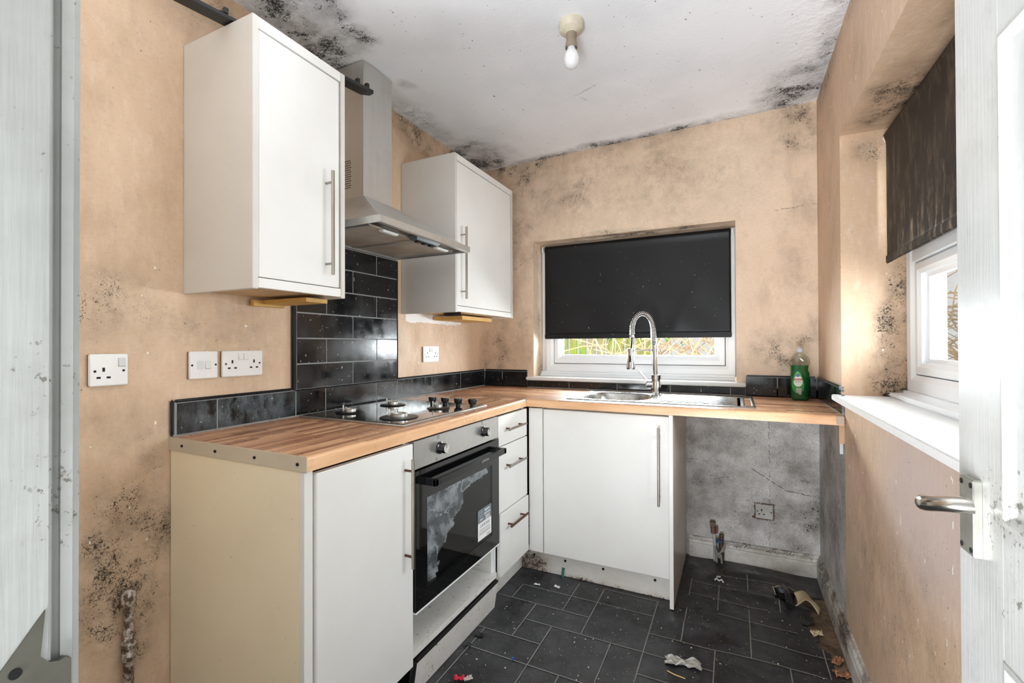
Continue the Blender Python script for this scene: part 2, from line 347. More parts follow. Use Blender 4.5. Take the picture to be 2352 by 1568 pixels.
def blind_mat(name, a, b, stain):
    t = T(name); col = t.mix(t.mr(t.noise(4, 5, .6), .35, .7), lin(a), lin(b))
    if stain:
        col = t.mix(t.m2('MULTIPLY', t.mr(t.noise(26, 6, .7, stretch=(1, 1, .3)), .50, .70), .55), col, lin((120, 104, 86)))
        col = t.mix(t.m2('MULTIPLY', t.m2('MULTIPLY', t.mr(t.noise(34, 6, .7, stretch=(1, 1, .25)), .54, .66), t.mr(t.sep(t.pos())[2], 1.75, 1.5)), .8), col, lin((170, 152, 130)))
    else:
        col = t.mix(t.m2('MULTIPLY', t.m2('SUBTRACT', t.noise(70, 2), .735), 50, clamp=True), col, lin((150, 150, 150)))
    t.bump(t.noise(300, 1), .05, .002); return t.fin(col, .62 if stain else .42, 0, .32)
M_BLIND = blind_mat('black blind fabric', (15, 16, 18), (24, 25, 28), False)
M_BLINDB = blind_mat('stained brown blind fabric', (36, 30, 25), (50, 42, 36), True)

def glass(name, tint=(1, 1, 1, 1), gl=.06, rough=.02):
    t = T(name); tr = t.nd('ShaderNodeBsdfTransparent'); tr.inputs[0].default_value = tint
    g = t.nd('ShaderNodeBsdfGlossy'); g.inputs['Roughness'].default_value = rough
    mx = t.nd('ShaderNodeMixShader'); f = t.nd('ShaderNodeLayerWeight'); f.inputs[0].default_value = .5
    t.st(mx.inputs[0], t.m2('MULTIPLY_ADD', t.m2('POWER', f.outputs['Facing'], 4.0), .6, gl)); t.nt.links.new(tr.outputs[0], mx.inputs[1]); t.nt.links.new(g.outputs[0], mx.inputs[2])
    t.nt.links.new(mx.outputs[0], t.out.inputs[0]); return t.m
M_PANE = glass('window glass', (.96, .98, .98, 1), .03)
M_OVENG = glass('tinted oven glass', (.84, .85, .86, 1), .02)
M_CLEAR = glass('clear bottle plastic', (.86, .90, .86, 1), .06)
def liquid():
    t = T('green washing up liquid'); t.b.inputs['Transmission Weight'].default_value = .45; t.b.inputs['IOR'].default_value = 1.2
    return t.fin(lin((8, 116, 52)), .06, 0, .6)
M_LIQ = liquid()

def door_mat(name, wear=None, ca=(226, 226, 224), cb=(212, 213, 212)):
    t = T(name); col = t.mix(t.mr(t.noise(4, 5, .6), .4, .7), lin(ca), lin(cb))
    col = t.mix(t.m2('MULTIPLY', t.mr(t.noise(28, 6, .7, stretch=(1, 1, .8)), .55, .72), .4), col, lin((166, 164, 156)))
    col = t.mix(t.m2('MULTIPLY', t.m2('SUBTRACT', t.noise(34, 3, .6), .725), 30, clamp=True), col, lin((110, 108, 100)))
    if wear: col = t.mould(col, t.mx(*[t.blob(c, r, g) for c, r, g in wear]), dark=(110, 106, 98), smudge=(160, 156, 148), s1=140, s2=60)
    t.bump(t.noise(160, 3, .5, stretch=(1, 1, .05)), .25, .002)
    return t.fin(col, .3, 0, .5)
M_DOOR = door_mat('white gloss door paint', [((1.84, -1.99, .93), (.2, .10, .18), .75)], (198, 199, 197), (184, 185, 183))
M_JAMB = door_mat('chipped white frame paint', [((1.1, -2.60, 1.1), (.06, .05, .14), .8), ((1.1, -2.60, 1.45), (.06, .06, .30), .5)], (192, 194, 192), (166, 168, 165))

# ------------------------------------------------------------------ mesh helper
class B:
    def __init__(s): s.bm = bmesh.new(); s.mi = 0
    def _take(s, tb):
        for f in tb.faces: f.material_index = s.mi
        me = bpy.data.meshes.new('_t'); tb.to_mesh(me); tb.free(); s.bm.from_mesh(me); bpy.data.meshes.remove(me)
    def box(s, x0, x1, y0, y1, z0, z1, bev=0, seg=2, mat=None):
        tb = bmesh.new(); bmesh.ops.create_cube(tb, size=1)
        for v in tb.verts:
            v.co = Vector(((x0+x1)/2+v.co.x*(x1-x0), (y0+y1)/2+v.co.y*(y1-y0), (z0+z1)/2+v.co.z*(z1-z0)))
        if bev: bmesh.ops.bevel(tb, geom=tb.edges[:], offset=bev, segments=seg, affect='EDGES', clamp_overlap=True)
        if mat is not None: bmesh.ops.transform(tb, matrix=mat, verts=tb.verts)
        s._take(tb); return s
    def cyl(s, p0, p1, r, r2=None, seg=24, bev=0):
        p0, p1 = Vector(p0), Vector(p1); d = p1-p0; tb = bmesh.new()
        bmesh.ops.create_cone(tb, cap_ends=True, segments=seg, radius1=r, radius2=r if r2 is None else r2, depth=d.length)
        if bev:
            ed = [e for e in tb.edges if abs(e.verts[0].co.z-e.verts[1].co.z) < 1e-7]
            bmesh.ops.bevel(tb, geom=ed, offset=bev, segments=2, affect='EDGES', clamp_overlap=True)
        m = Matrix.Translation((p0+p1)/2) @ d.to_track_quat('Z', 'Y').to_matrix().to_4x4()
        bmesh.ops.transform(tb, matrix=m, verts=tb.verts); s._take(tb); return s
    def tube(s, pts, r, seg=12, cap=True):
        pts = [Vector(p) for p in pts]; tb = bmesh.new(); rings = []; n = len(pts)
        rr = r if isinstance(r, (list, tuple)) else [r]*n
        t0 = (pts[1]-pts[0]).normalized(); up = Vector((0, 0, 1)) if abs(t0.z) < .9 else Vector((1, 0, 0)); nx = t0.cross(up).normalized()
        for i, p in enumerate(pts):
            t = (pts[min(i+1, n-1)]-pts[max(i-1, 0)]).normalized(); nx = (nx-t*nx.dot(t)).normalized(); ny = t.cross(nx)
            rings.append([tb.verts.new(p+(nx*math.cos(2*pi*k/seg)+ny*math.sin(2*pi*k/seg))*rr[i]) for k in range(seg)])
        for a, b in zip(rings, rings[1:]):
            for k in range(seg): tb.faces.new((a[k], a[(k+1) % seg], b[(k+1) % seg], b[k]))
        if cap: tb.faces.new(rings[0][::-1]); tb.faces.new(rings[-1])
        s._take(tb); return s
    def lathe(s, prof, c=(0, 0, 0), seg=32, mat=None):
        tb = bmesh.new(); rings = []
        for r, z in prof:
            rings.append([tb.verts.new((c[0]+r*math.cos(2*pi*k/seg), c[1]+r*math.sin(2*pi*k/seg), c[2]+z)) for k in range(seg)] if r > 1e-6 else [tb.verts.new((c[0], c[1], c[2]+z))])
        for a, b in zip(rings, rings[1:]):
            for k in range(seg):
                if len(a) == 1 and len(b) == 1: continue
                if len(a) == 1: tb.faces.new((a[0], b[(k+1) % seg], b[k]))
                elif len(b) == 1: tb.faces.new((a[k], a[(k+1) % seg], b[0]))
                else: tb.faces.new((a[k], a[(k+1) % seg], b[(k+1) % seg], b[k]))
        if len(rings[0]) > 1: tb.faces.new(rings[0][::-1])
        if len(rings[-1]) > 1: tb.faces.new(rings[-1])
        bmesh.ops.recalc_face_normals(tb, faces=tb.faces)
        if mat is not None: bmesh.ops.transform(tb, matrix=mat, verts=tb.verts)
        s._take(tb); return s
    def prism(s, poly, ax, a0, a1):
        """poly in the two other axes (in xyz order), extruded along ax"""
        tb = bmesh.new()
        def mk(p, a):
            l = list(p); l.insert(ax, a); return tb.verts.new(l)
        A = [mk(p, a0) for p in poly]; Bb = [mk(p, a1) for p in poly]; n = len(poly)
        tb.faces.new(A); tb.faces.new(Bb[::-1])
        for i in range(n): tb.faces.new((A[i], Bb[i], Bb[(i+1) % n], A[(i+1) % n]))
        bmesh.ops.recalc_face_normals(tb, faces=tb.faces); s._take(tb); return s
    def hull(s, pts):
        tb = bmesh.new(); vs = [tb.verts.new(p) for p in pts]; bmesh.ops.convex_hull(tb, input=vs); s._take(tb); return s
    def quad(s, *pts):
        tb = bmesh.new(); tb.faces.new([tb.verts.new(p) for p in pts]); s._take(tb); return s
    def grid(s, fn, nu, nv, skip=None):
        tb = bmesh.new(); vs = [[tb.verts.new(fn(i/nu, j/nv)) for j in range(nv+1)] for i in range(nu+1)]
        for i in range(nu):
            for j in range(nv):
                if skip and skip((i+.5)/nu, (j+.5)/nv): continue
                tb.faces.new((vs[i][j], vs[i+1][j], vs[i+1][j+1], vs[i][j+1]))
        s._take(tb); return s
    def ball(s, c, r, sc=(1, 1, 1), sub=3):
        tb = bmesh.new(); bmesh.ops.create_icosphere(tb, subdivisions=sub, radius=r)
        for v in tb.verts: v.co = Vector((v.co.x*sc[0]+c[0], v.co.y*sc[1]+c[1], v.co.z*sc[2]+c[2]))
        s._take(tb); return s

LOC = {}
def tag(o, label=None, cat=None, group=None, kind=None):
    if label: o['label'] = label
    if cat: o['category'] = cat
    if group: o['group'] = group
    if kind: o['kind'] = kind
    return o
def thing(name, loc, label, cat, group=None, rz=0):
    o = bpy.data.objects.new(name, None); COL.objects.link(o); o.location = loc; o.rotation_euler = (0, 0, rz)
    o.empty_display_size = .05; LOC[o.name] = Vector(loc); return tag(o, label, cat, group)
def obj(name, b, mat, parent=None, smooth=False, local=False, label=None):
    me = bpy.data.meshes.new(name); L = Vector((0, 0, 0))
    if parent is not None and not local: L = LOC[parent.name]
    if L.length: bmesh.ops.translate(b.bm, verts=b.bm.verts, vec=-L)
    b.bm.to_mesh(me); b.bm.free()
    for m in (mat if isinstance(mat, (list, tuple)) else [mat]): me.materials.append(m)
    if smooth:
        for p in me.polygons: p.use_smooth = True
        try: me.set_sharp_from_angle(angle=math.radians(smooth if smooth is not True else 40))
        except Exception: pass
    o = bpy.data.objects.new(name, me); COL.objects.link(o)
    if parent is not None: o.parent = parent
    LOC[o.name] = L
    if label: o['label'] = label
    return o
def solo(name, b, mat, label, cat, group=None, smooth=False, kind=None):
    """a thing that is one mesh, origin moved to its own base"""
    xs = [v.co for v in b.bm.verts]
    L = Vector((sum(v.x for v in xs)/len(xs), sum(v.y for v in xs)/len(xs), min(v.z for v in xs)))
    bmesh.ops.translate(b.bm, verts=b.bm.verts, vec=-L); o = obj(name, b, mat, None, smooth); o.location = L; LOC[o.name] = L
    return tag(o, label, cat, group, kind)
def struct(name, b, mat, parent=None, smooth=False):
    o = obj(name, b, mat, parent, smooth)
    if parent is None: o['kind'] = 'structure'
    return o
def text_b(body, size, M4, depth=.0002, bold=0):
    cu = bpy.data.curves.new('t', 'FONT'); cu.body = body; cu.size = size; cu.extrude = depth; cu.offset = bold
    cu.align_x = 'CENTER'; cu.align_y = 'CENTER'; cu.resolution_u = 3
    o = bpy.data.objects.new('t', cu); COL.objects.link(o)
    dg = bpy.context.evaluated_depsgraph_get(); dg.update(); me = bpy.data.meshes.new_from_object(o.evaluated_get(dg))
    me.transform(M4); b = B(); b.bm.from_mesh(me)
    bpy.data.objects.remove(o); bpy.data.curves.remove(cu); bpy.data.meshes.remove(me); return b
def frameM(o, x, y):   # text plane: origin, x-dir, y-dir
    x = Vector(x).normalized(); y = Vector(y).normalized(); z = x.cross(y)
    m = Matrix((x, y, z)).transposed().to_4x4(); m.translation = Vector(o); return m
def copy_tree(root, loc, rz, label, group=None):
    r = root.copy(); COL.objects.link(r); r.location = loc; r.rotation_euler = (0, 0, rz); r['label'] = label
    if group: r['group'] = group
    for ch in list(root.children):
        c = ch.copy(); COL.objects.link(c); c.parent = r
        for g in list(ch.children):
            d = g.copy(); COL.objects.link(d); d.parent = c
    return r

XR = 1.93
# ------------------------------------------------------------------ shell
def hz(x, y):   # height of the lifted, wavy vinyl
    h = 0
    if x > 1.29 and y > -1.0:
        k = min(1, (x-1.29)/.08)*min(1, (y+1.0)/.15)
        h += k*(.004+.004*math.sin(x*13+y*9)+.007*max(0, mnoise.noise(Vector((x*5, y*7, 1)))))
        h += .016*math.exp(-((y+.70+.12*(x-1.3))/.035)**2)*max(0, 1-abs(x-1.42)/.16)
        h += .012*math.exp(-((y+.30+.25*(x-1.5))/.025)**2)*max(0, 1-abs(x-1.70)/.24)
        h += .010*math.exp(-((y+.13)/.03)**2)*max(0, 1-abs(x-1.66)/.26)
    return h
TEAR = [(1.80, -.30), (1.835, -.36), (1.85, -.47), (1.80, -.50), (1.845, -.56), (1.83, -.62), (1.868, -.66), (1.862, -.74), (1.885, -.80), (1.93, -.83), (1.93, -.22), (1.86, -.24)]
def inpoly(x, y, P):
    r = False; j = len(P)-1
    for i in range(len(P)):
        a, b = P[i], P[j]
        if (a[1] > y) != (b[1] > y) and x < (b[0]-a[0])*(y-a[1])/(b[1]-a[1])+a[0]: r = not r
        j = i
    return r
b = B()
X0, X1, Y0, Y1 = 0.0, 1.93, -2.72, 0.0
def ff(u, v):
    x = X0+(X1-X0)*u; y = Y0+(Y1-Y0)*v; return (x, y, hz(x, y))
def sk(u, v):
    x = X0+(X1-X0)*u; y = Y0+(Y1-Y0)*v
    return inpoly(x+.012*mnoise.noise(Vector((x*40, y*40, 0))), y, TEAR)
b.grid(ff, 160, 220, sk)
b.mi = 1
GX = lambda i: .609+.1238*i
GY = lambda j: -.570-.1275*j
SEG_H = [(1, 0, 5), (2, -1, 3), (2, 5, 9.9), (3, 1, 7), (4, -1, 2), (4, 5, 8), (4, 9, 11), (5, 0, 6), (0, 3, 5), (-1, 6, 8.6), (0, 7, 9.4), (1, 8, 10.1), (-2, 6, 7.6), (-3, 7, 9), (3, 9, 10.7), (6, 3, 8), (7, 0, 5), (8, 2, 9), (9, 0, 6), (10, 0, 10), (12, 0, 10), (14, 0, 10), (11, 3, 8), (13, 2, 9)]
SEG_V = [(0, 1, 2), (0, 4, 9), (1, 2, 4), (2, 0, 2), (2, 3, 7), (3, 0, 3), (3, 5, 8), (4, 3, 5), (5, 0, 8), (6, 0, 2), (6, -2.2, -.8), (7, 2, 4), (7, -2.1, -.2), (8, -3.3, -2), (8, -.8, 2), (9, -2, -1), (9, 2, 4), (10, -.3, 2), (8, 4, 7), (9, 6, 9), (6, 5, 9), (4, 7, 12), (7, 8, 13), (2, 9, 14), (9, 10, 14), (5, 10, 14)]
def strip(xa, ya, xb, yb, w=.0019):
    n = max(2, int(math.hypot(xb-xa, yb-ya)/.012)); hor = abs(xb-xa) > abs(yb-ya)
    pts = []
    for k in range(n+1):
        x = xa+(xb-xa)*k/n; y = ya+(yb-ya)*k/n
        if inpoly(x, y, TEAR) or x > 1.91: continue
        pts.append((x, y))
    for (x, y), (x2, y2) in zip(pts, pts[1:]):
        if math.hypot(x2-x, y2-y) > .03: continue
        dx, dy = (0, w) if hor else (w, 0)
        e = .0022
        b.quad((x-dx, y-dy, hz(x, y)+e), (x2-dx, y2-dy, hz(x2, y2)+e), (x2+dx, y2+dy, hz(x2, y2)+e), (x+dx, y+dy, hz(x, y)+e))
for j, a, c in SEG_H: strip(GX(a), GY(j), GX(c), GY(j))
for i, a, c in SEG_V: strip(GX(i), GY(a), GX(i), GY(c))
b.mi = 2
b.box(-.2, 2.25, -2.72, .2, -.12, -.003)
floor = struct('floor', b, [M_VINYL, M_GROUTL, M_BOARD], smooth=60)

b = B().hull([(-.2, -2.72, 2.366), (2.25, -2.72, 2.412), (2.25, .25, 2.412), (-.2, .25, 2.366), (-.2, -2.72, 2.5), (2.25, -2.72, 2.5), (2.25, .25, 2.5), (-.2, .25, 2.5)])
struct('ceiling', b, M_CEIL)
struct('wall_left', B().box(-.2, 0, -2.72, .2, -.1, 2.39), M_WL)
W1 = (.37, 1.557, .957, 1.845)
b = B(); b.box(-.01, W1[0], 0, .22, -.1, 2.405); b.box(W1[1], XR+.01, 0, .22, -.1, 2.42)
b.box(W1[0], W1[1], 0, .22, -.1, W1[2]); b.box(W1[0], W1[1], 0, .22, W1[3], 2.41)
bmesh.ops.remove_doubles(b.bm, verts=b.bm.verts, dist=1e-5)
struct('wall_back', b, M_WB)
W2 = (-1.80, -.55, .952, 2.0)
b = B(); b.box(XR, 2.25, -2.72, W2[0], -.1, 2.42); b.box(XR, 2.25, W2[1], .22, -.1, 2.42)
b.box(XR, 2.25, W2[0], W2[1], -.1, W2[2]); b.box(XR, 2.25, W2[0], W2[1], W2[3], 2.42)
struct('wall_right', b, M_WR)
b = B(); b.box(-.2, 1.06, -2.72, -2.605, -.1, 2.42); b.box(1.907, 2.25, -2.72, -2.645, -.1, 2.42); b.box(1.06, 1.907, -2.72, -2.645, 2.04, 2.42)
struct('wall_front', b, simple('front wall paint', (246, 240, 230), .8))
# door lining and its keeper plate, far left
tr = thing('trim_1', (1.08, -2.64, 0), 'chipped white door frame upright beside the left wall, steel keeper plate near its foot', 'door frame'); tr['kind'] = 'structure'
b = B(); b.box(1.06, 1.10, -2.74, -2.597, 0, 2.05, .002); b.box(1.02, 1.096, -2.597, -2.578, 0, 2.05, .006, 3)
b.box(1.06, 1.91, -2.74, -2.64, 2.02, 2.06, .002)
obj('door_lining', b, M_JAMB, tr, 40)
M_OLDST = simple('worn dark steel', (122, 120, 110), .45, .8, .7)
b = B(); b.prism([(-2.601, .987), (-2.6035, .955), (-2.5985, .948), (-2.5935, .946), (-2.590, .9465), (-2.5865, .944), (-2.5865, .885), (-2.60, .87), (-2.635, .87), (-2.635, .945), (-2.623, .957)], 0, 1.0965, 1.1015)
kp = obj('keeper_plate', b, M_OLDST, tr, label='tarnished steel keeper plate')
b = B().cyl((1.1005, -2.6165, .951), (1.1025, -2.6165, .951), .0035); obj('screw', b, M_DARK, kp)

# skirting boards
prof = lambda s: [(0, 0), (.016, 0), (.016, .068), (.012, .074), (.016, .080), (.014, .092), (.008, .100), (.006, .110), (0, .112)]
b = B(); b.prism([(-.0-p[0], p[1]) for p in prof(0)], 0, 1.315, 1.445); b.prism([(-p[0], p[1]) for p in prof(0)], 0, 1.478, XR-.002)
struct('baseboard_back', b, M_SKIRT)
b = B(); b.prism([(XR-p[0]*1.1, p[1]*1.05) for p in prof(0)], 1, -2.64, -.014)
struct('baseboard_right', b, M_SKIRT)

# ------------------------------------------------------------------ windows
def window(name, inner, org, uax, vax, W, H, ow=.052, mull=None, bt=.08):
    """uPVC window in a local u (along wall), d (towards outside) frame"""
    root = thing(name, org, None, None); root['kind'] = 'structure'
    def P(u, d, z): return Vector(org)+Vector(uax)*u+Vector(vax)*d+Vector((0, 0, z))
    def bar(bb, pts, a0, a1, along):
        pass
    def ring(bb, u0, u1, z0, z1, prof):
        """mitred ring of a profile [(inset, depth)] closed around the rectangle"""
        tb = bmesh.new(); cor = [(u0, z0, 1, 1), (u1, z0, -1, 1), (u1, z1, -1, -1), (u0, z1, 1, -1)]; R_ = []
        for (u, z, su, sz) in cor: R_.append([tb.verts.new(P(u+su*i, d, z+sz*i)) for i, d in prof])
        n = len(prof)
        for k in range(4):
            a, c = R_[k], R_[(k+1) % 4]
            for m in range(n): tb.faces.new((a[m], c[m], c[(m+1) % n], a[(m+1) % n]))
        bmesh.ops.recalc_face_normals(tb, faces=tb.faces); bb._take(tb)
    def prf(w_, d0=0., d1=.07, bev=.018): return [(0, d0+.004), (.004, d0), (w_-bev, d0), (w_, d0+bev*.6), (w_, d1), (0, d1)]
    b = B(); ring(b, 0, W, 0, H, prf(ow)); fr = obj('window_frame', b, M_UPVC, root)
    cells = [(ow, H-ow)] if mull is None else [(ow, mull-.0), (mull+.045, H-ow)]
    if mull is not None:
        b = B(); p0 = P(ow-.004, .002, mull); p1 = P(W-ow+.004, .066, mull+.045)
        b.box(min(p0.x, p1.x), max(p0.x, p1.x), min(p0.y, p1.y), max(p0.y, p1.y), p0.z, p1.z, .004); obj('transom', b, M_UPVC, root)
    for z0, z1 in cells:
        b = B(); g = .004; ring(b, ow+g, W-ow-g, z0+g, z1-g, prf(.040, .006, .062, .014)); sash = obj('sash', b, M_UPVC, root)
        b = B(); ring(b, ow+.036, W-ow-.036, z0+.036, z1-.036, [(0, .022), (.012, .030), (.024, .032), (.024, .05), (0, .05)]); obj('glazing_bead', b, M_UPVC, sash)
        b = B(); ring(b, ow-.001, W-ow+.001, z0-.001, z1+.001, [(0, .03), (.007, .03), (.007, .034), (0, .034)]); obj('rubber_seal', b, M_BLACKP, sash)
        b = B(); p0 = P(ow+.05, .036, z0+.05); p1 = P(W-ow-.05, .040, z1-.05)
        b.box(min(p0.x, p1.x), max(p0.x, p1.x), min(p0.y, p1.y), max(p0.y, p1.y), p0.z, p1.z); obj('pane', b, M_PANE, sash)
    return root, P
w1, P1 = window('window_1', None, (.405, .13, .998), (1, 0, 0), (0, 1, 0), 1.15, .842)
b = B(); b.box(.327, 1.602, -.032, .0, .948, .969, .004); b.box(.372, 1.555, -.0, .2, .955, .969)
obj('window_sill', b, M_WSILL, w1)
b = B(); b.box(.372, 1.555, .095, .15, .969, .984, .005); b.box(.372, 1.555, .118, .2, .984, .999, .004); b.box(.372, .407, .15, .2, .99, 1.845); b.box(1.553, 1.557, .15, .2, .99, 1.845)
obj('sill_ledge', b, M_UPVC, w1)
w2, P2 = window('window_2', None, (2.132, -.552, 1.0), (0, -1, 0), (1, 0, 0), 1.246, .998, .062, .47)
b = B(); b.box(1.898, 2.18, -1.80, -.552, .9525, .975, .003); b.box(1.898, 1.93, -.552, -.537, .9525, .975, .003); obj('window_sill', b, M_WSILL, w2)
b = B(); b.box(2.072, 2.15, -1.80, -.553, .975, .992, .007); b.box(2.12, 2.19, -1.80, -.553, .99, 1.001, .002); obj('sill_ledge', b, M_UPVC, w2)

# blinds
def blind(name, label, org, uax, nax, W, ztop, zbot, mat, amp, seed, drop=.0):
    root = thing(name, org, label, 'blind')
    def P(u, d, z): return Vector((org[0], org[1], 0))+Vector(uax)*u+Vector(nax)*d+Vector((0, 0, z))
    def f(i, j):
        u = i*W; z = zbot+.03+(ztop-zbot-.03)*j
        k = math.sin(pi*i)**.4*(1-j)**.8
        d = amp*k*(math.sin(i*9+seed+j*2)+.9*mnoise.noise(Vector((i*4+j*1.7, j*1.3, seed)))*2)
        d += amp*.9*math.exp(-((i-.80-.25*(j-.3))/.05)**2)*(1-j)
        if j > .93: d += (j-.93)*.12
        return P(u, d, z)
    b = B(); b.grid(f, 90, 46)
    fab = obj('fabric', b, mat, root, 180); so = fab.modifiers.new('s', 'SOLIDIFY'); so.thickness = .0008
    b = B(); x = [P(-.002, -.004, zbot), P(W+.002, .004, zbot+.032)]
    b.box(min(x[0].x, x[1].x), max(x[0].x, x[1].x), min(x[0].y, x[1].y), max(x[0].y, x[1].y), zbot, zbot+.032, .0035); obj('hem_bar', b, mat, root, 40)
    b = B(); b.tube([P(.0, -.016, ztop-.002), P(W, -.016, ztop-.002)], .017, 20); obj('roller', b, mat, root, 40)
    for u in (-.012, W+.012):
        b = B(); c0 = P(u, -.016, ztop-.006); c1 = P(u-.007, -.016, ztop-.006); b.cyl(c0, c1, .021, seg=24); obj('bracket', b, M_UPVC, root, 40)
    return root, P
bl, PB = blind('roller_blind', 'black roller blind pulled most of the way down the back window behind the tap', (.412, .098, 1.5), (1, 0, 0), (0, -1, 0), 1.122, 1.818, 1.215, M_BLIND, .008, 2.0)
b = B(); pts = [(1.543, .075, 1.80-.02*k + 0) for k in range(26)]; b.tube(pts, .0016, 6); obj('pull_chain', b, M_UPVC, bl, True)
blind('roller_blind', 'brown stained roller blind hanging half down over the right window', (2.07, -.578, 1.5), (0, -1, 0), (-1, 0, 0), 1.16, 1.965, 1.478, M_BLINDB, .002, 5.0)

# ------------------------------------------------------------------ door
th = math.radians(2.0); Ld = Vector((-math.sin(th), math.cos(th), 0)); Nd = Vector((math.cos(th), math.sin(th), 0)); lock = Vector((1.84, -1.878, 0))
hinge = lock-Ld*.757
DM = Matrix(((-Nd.x, -Ld.x, 0, lock.x), (-Nd.y, -Ld.y, 0, lock.y), (0, 0, 1, 0), (0, 0, 0, 1)))  # local x: out of the face, y: from lock edge to hinge
dr = bpy.data.objects.new('door_1', None); COL.objects.link(dr); dr.matrix_world = Matrix.Translation(lock) @ Matrix.Rotation(math.atan2(-Nd.y, -Nd.x), 4, 'Z'); LOC[dr.name] = Vector((0, 0, 0))
dr['kind'] = 'structure'; dr['label'] = 'white panelled door standing open along the right wall'; dr['category'] = 'door'
# Empty rotated so that local +x = -Nd, local +y = -Ld
b = B(); DW = .757; z0, z1 = .012, 1.985
b.box(-.037, -.011, 0, DW, z0, z1, .002)
cols = [(0, .110), (.350, .407), (.647, DW)]
rows = [(z0, .18), (.790, .955), (1.555, 1.66), (1.87, z1)]
for a, c in cols: b.box(-.012, 0, a, c, z0, z1, .0015)
for a, c in rows:
    for (l, r) in ((.110, .350), (.407, .647)): b.box(-.012, 0, l, r, a, c)
leaf = obj('door_leaf', b, M_DOOR, dr, 40, local=True)
for (l, r) in ((.110, .350), (.407, .647)):
    for (a, c) in ((.18, .790), (.955, 1.555), (1.66, 1.87)):
        b = B(); tb = bmesh.new(); pf = [(0, -.012), (0, .0015), (.006, .003), (.012, -.001), (.016, -.006), (.026, -.009), (.034, -.010), (.05, -.004), (.055, -.004)]
        R_ = []
        for (u, z, su, sz) in [(l, a, 1, 1), (r, a, -1, 1), (r, c, -1, -1), (l, c, 1, -1)]: R_.append([tb.verts.new((d, u+su*i, z+sz*i)) for i, d in pf])
        for k in range(4):
            p, q = R_[k], R_[(k+1) % 4]
            for m in range(len(pf)-1): tb.faces.new((p[m], q[m], q[m+1], p[m+1]))
        tb.faces.new([x[-1] for x in R_]); bmesh.ops.recalc_face_normals(tb, faces=tb.faces); b._take(tb)
        obj('door_panel', b, M_DOOR, dr, 30, local=True)
M_LEVER = steel('worn satin lever metal', (196, 192, 184), .22); M_PLATE = simple('worn handle plate', (172, 170, 160), .35, .7, .7)
b = B(); b.box(-.001, .0095, .026, .063, .894, .996, .0012, 2); hp = obj('door_handle', b, M_PLATE, dr, 40, local=True, label='short lever handle on a scratched plate')
b = B(); b.cyl((.0095, .044, .957), (.048, .044, .957), .0092, seg=24); b.tube([(.044, .040, .957), (.051, .042, .957), (.055, .050, .957), (.054, .062, .960), (.049, .074, .964), (.041, .083, .967), (.030, .089, .969), (.020, .091, .970)], [.0085, .0105, .0110, .0105, .010, .010, .0105, .0095], 16)
obj('lever', b, M_LEVER, hp, True, local=True)
for y, z in ((.032, .988), (.057, .988), (.032, .902), (.057, .902)):
    obj('screw', B().cyl((.0085, y, z), (.0102, y, z), .0036, seg=14), M_DARK, hp, local=True)
b = B(); b.box(-.030, -.018, -.0015, .001, .90, .99); b.box(-.029, -.019, -.008, 0, .935, .952, .001); obj('latch', b, M_PLATE, dr, local=True)

# ------------------------------------------------------------------ splashback
sp = thing('tiled_splashback', (0, -1.2, .901), 'black glossy tiles on the left wall, rising in a tall panel behind the hob', 'tiled splashback')
sp2 = thing('tiled_splashback', (.96, 0, .901), 'single row of black glossy tiles below the window on the back wall', 'tiled splashback')
sp3 = thing('tiled_splashback', (XR, -.3, .901), 'short row of black glossy tiles on the right wall beside the green bottle', 'tiled splashback')
tl, th_ = .302, .101
def tiles_left():
    b = B(); g = B()
    def tile(y0, y1, z0, z1): b.box(.001, .0085, y0+.0012, y1-.0012, z0+.0012, z1-.0012, .0016)
    def row(ys, z0, z1):
        for a, c in zip(ys, ys[1:]): tile(a, c, z0, z1)
    row([-1.937, -1.812, -1.510, -1.365, -1.061, -.911, -.614, -.312, -.010], .902, 1.003)
    for k in range(1, 7):
        z0 = 1.003+.1015*(k-1); z1 = min(1.606, z0+.1015)
        row([-1.507, -1.212, -.911] if k % 2 else [-1.507, -1.360, -1.061, -.911], z0, z1)
    g.box(.0005, .0070, -1.945, -.001, .9, 1.004); g.box(.0005, .0070, -1.515, -.910, 1.0, 1.606)
    return b, g
b, g = tiles_left(); obj('tiles', b, M_TILE, sp, 30); obj('grout', g, M_GROUT, sp)
def zlim(x): return .946 if .327 < x < 1.602 else 1.003
b = B(); g = B(); xs = [.010, .144, .327, .614, .915, 1.218, 1.528, 1.602, 1.748, XR-.010]
for a, c in zip(xs, xs[1:]): b.box(a+.0012, c-.0012, -.0085, -.001, .903, zlim((a+c)/2)-.0012, .0016)
g.box(.001, XR-.001, -.007, -.0005, .9, .945); g.box(.001, .327, -.007, -.0005, .9, 1.004); g.box(1.602, XR-.001, -.007, -.0005, .9, 1.004)
obj('tiles', b, M_TILE, sp2, 30); obj('grout', g, M_GROUT, sp2)
b = B(); g = B(); ys = [-.598, -.552, -.278, -.010]
for a, c in zip(ys, ys[1:]): b.box(XR-.0085, XR-.001, a+.0012, c-.0012, .903, 1.003 if a > -.555 else .945, .0016)
g.box(XR-.007, XR-.0005, -.600, -.001, .9, .945); g.box(XR-.007, XR-.0005, -.55, -.001, .945, 1.004)
obj('tiles', b, M_TILE, sp3, 30); obj('grout', g, M_GROUT, sp3)
def qr(b, p0, p1, r=.0075): b.tube([p0, p1], r, 10)
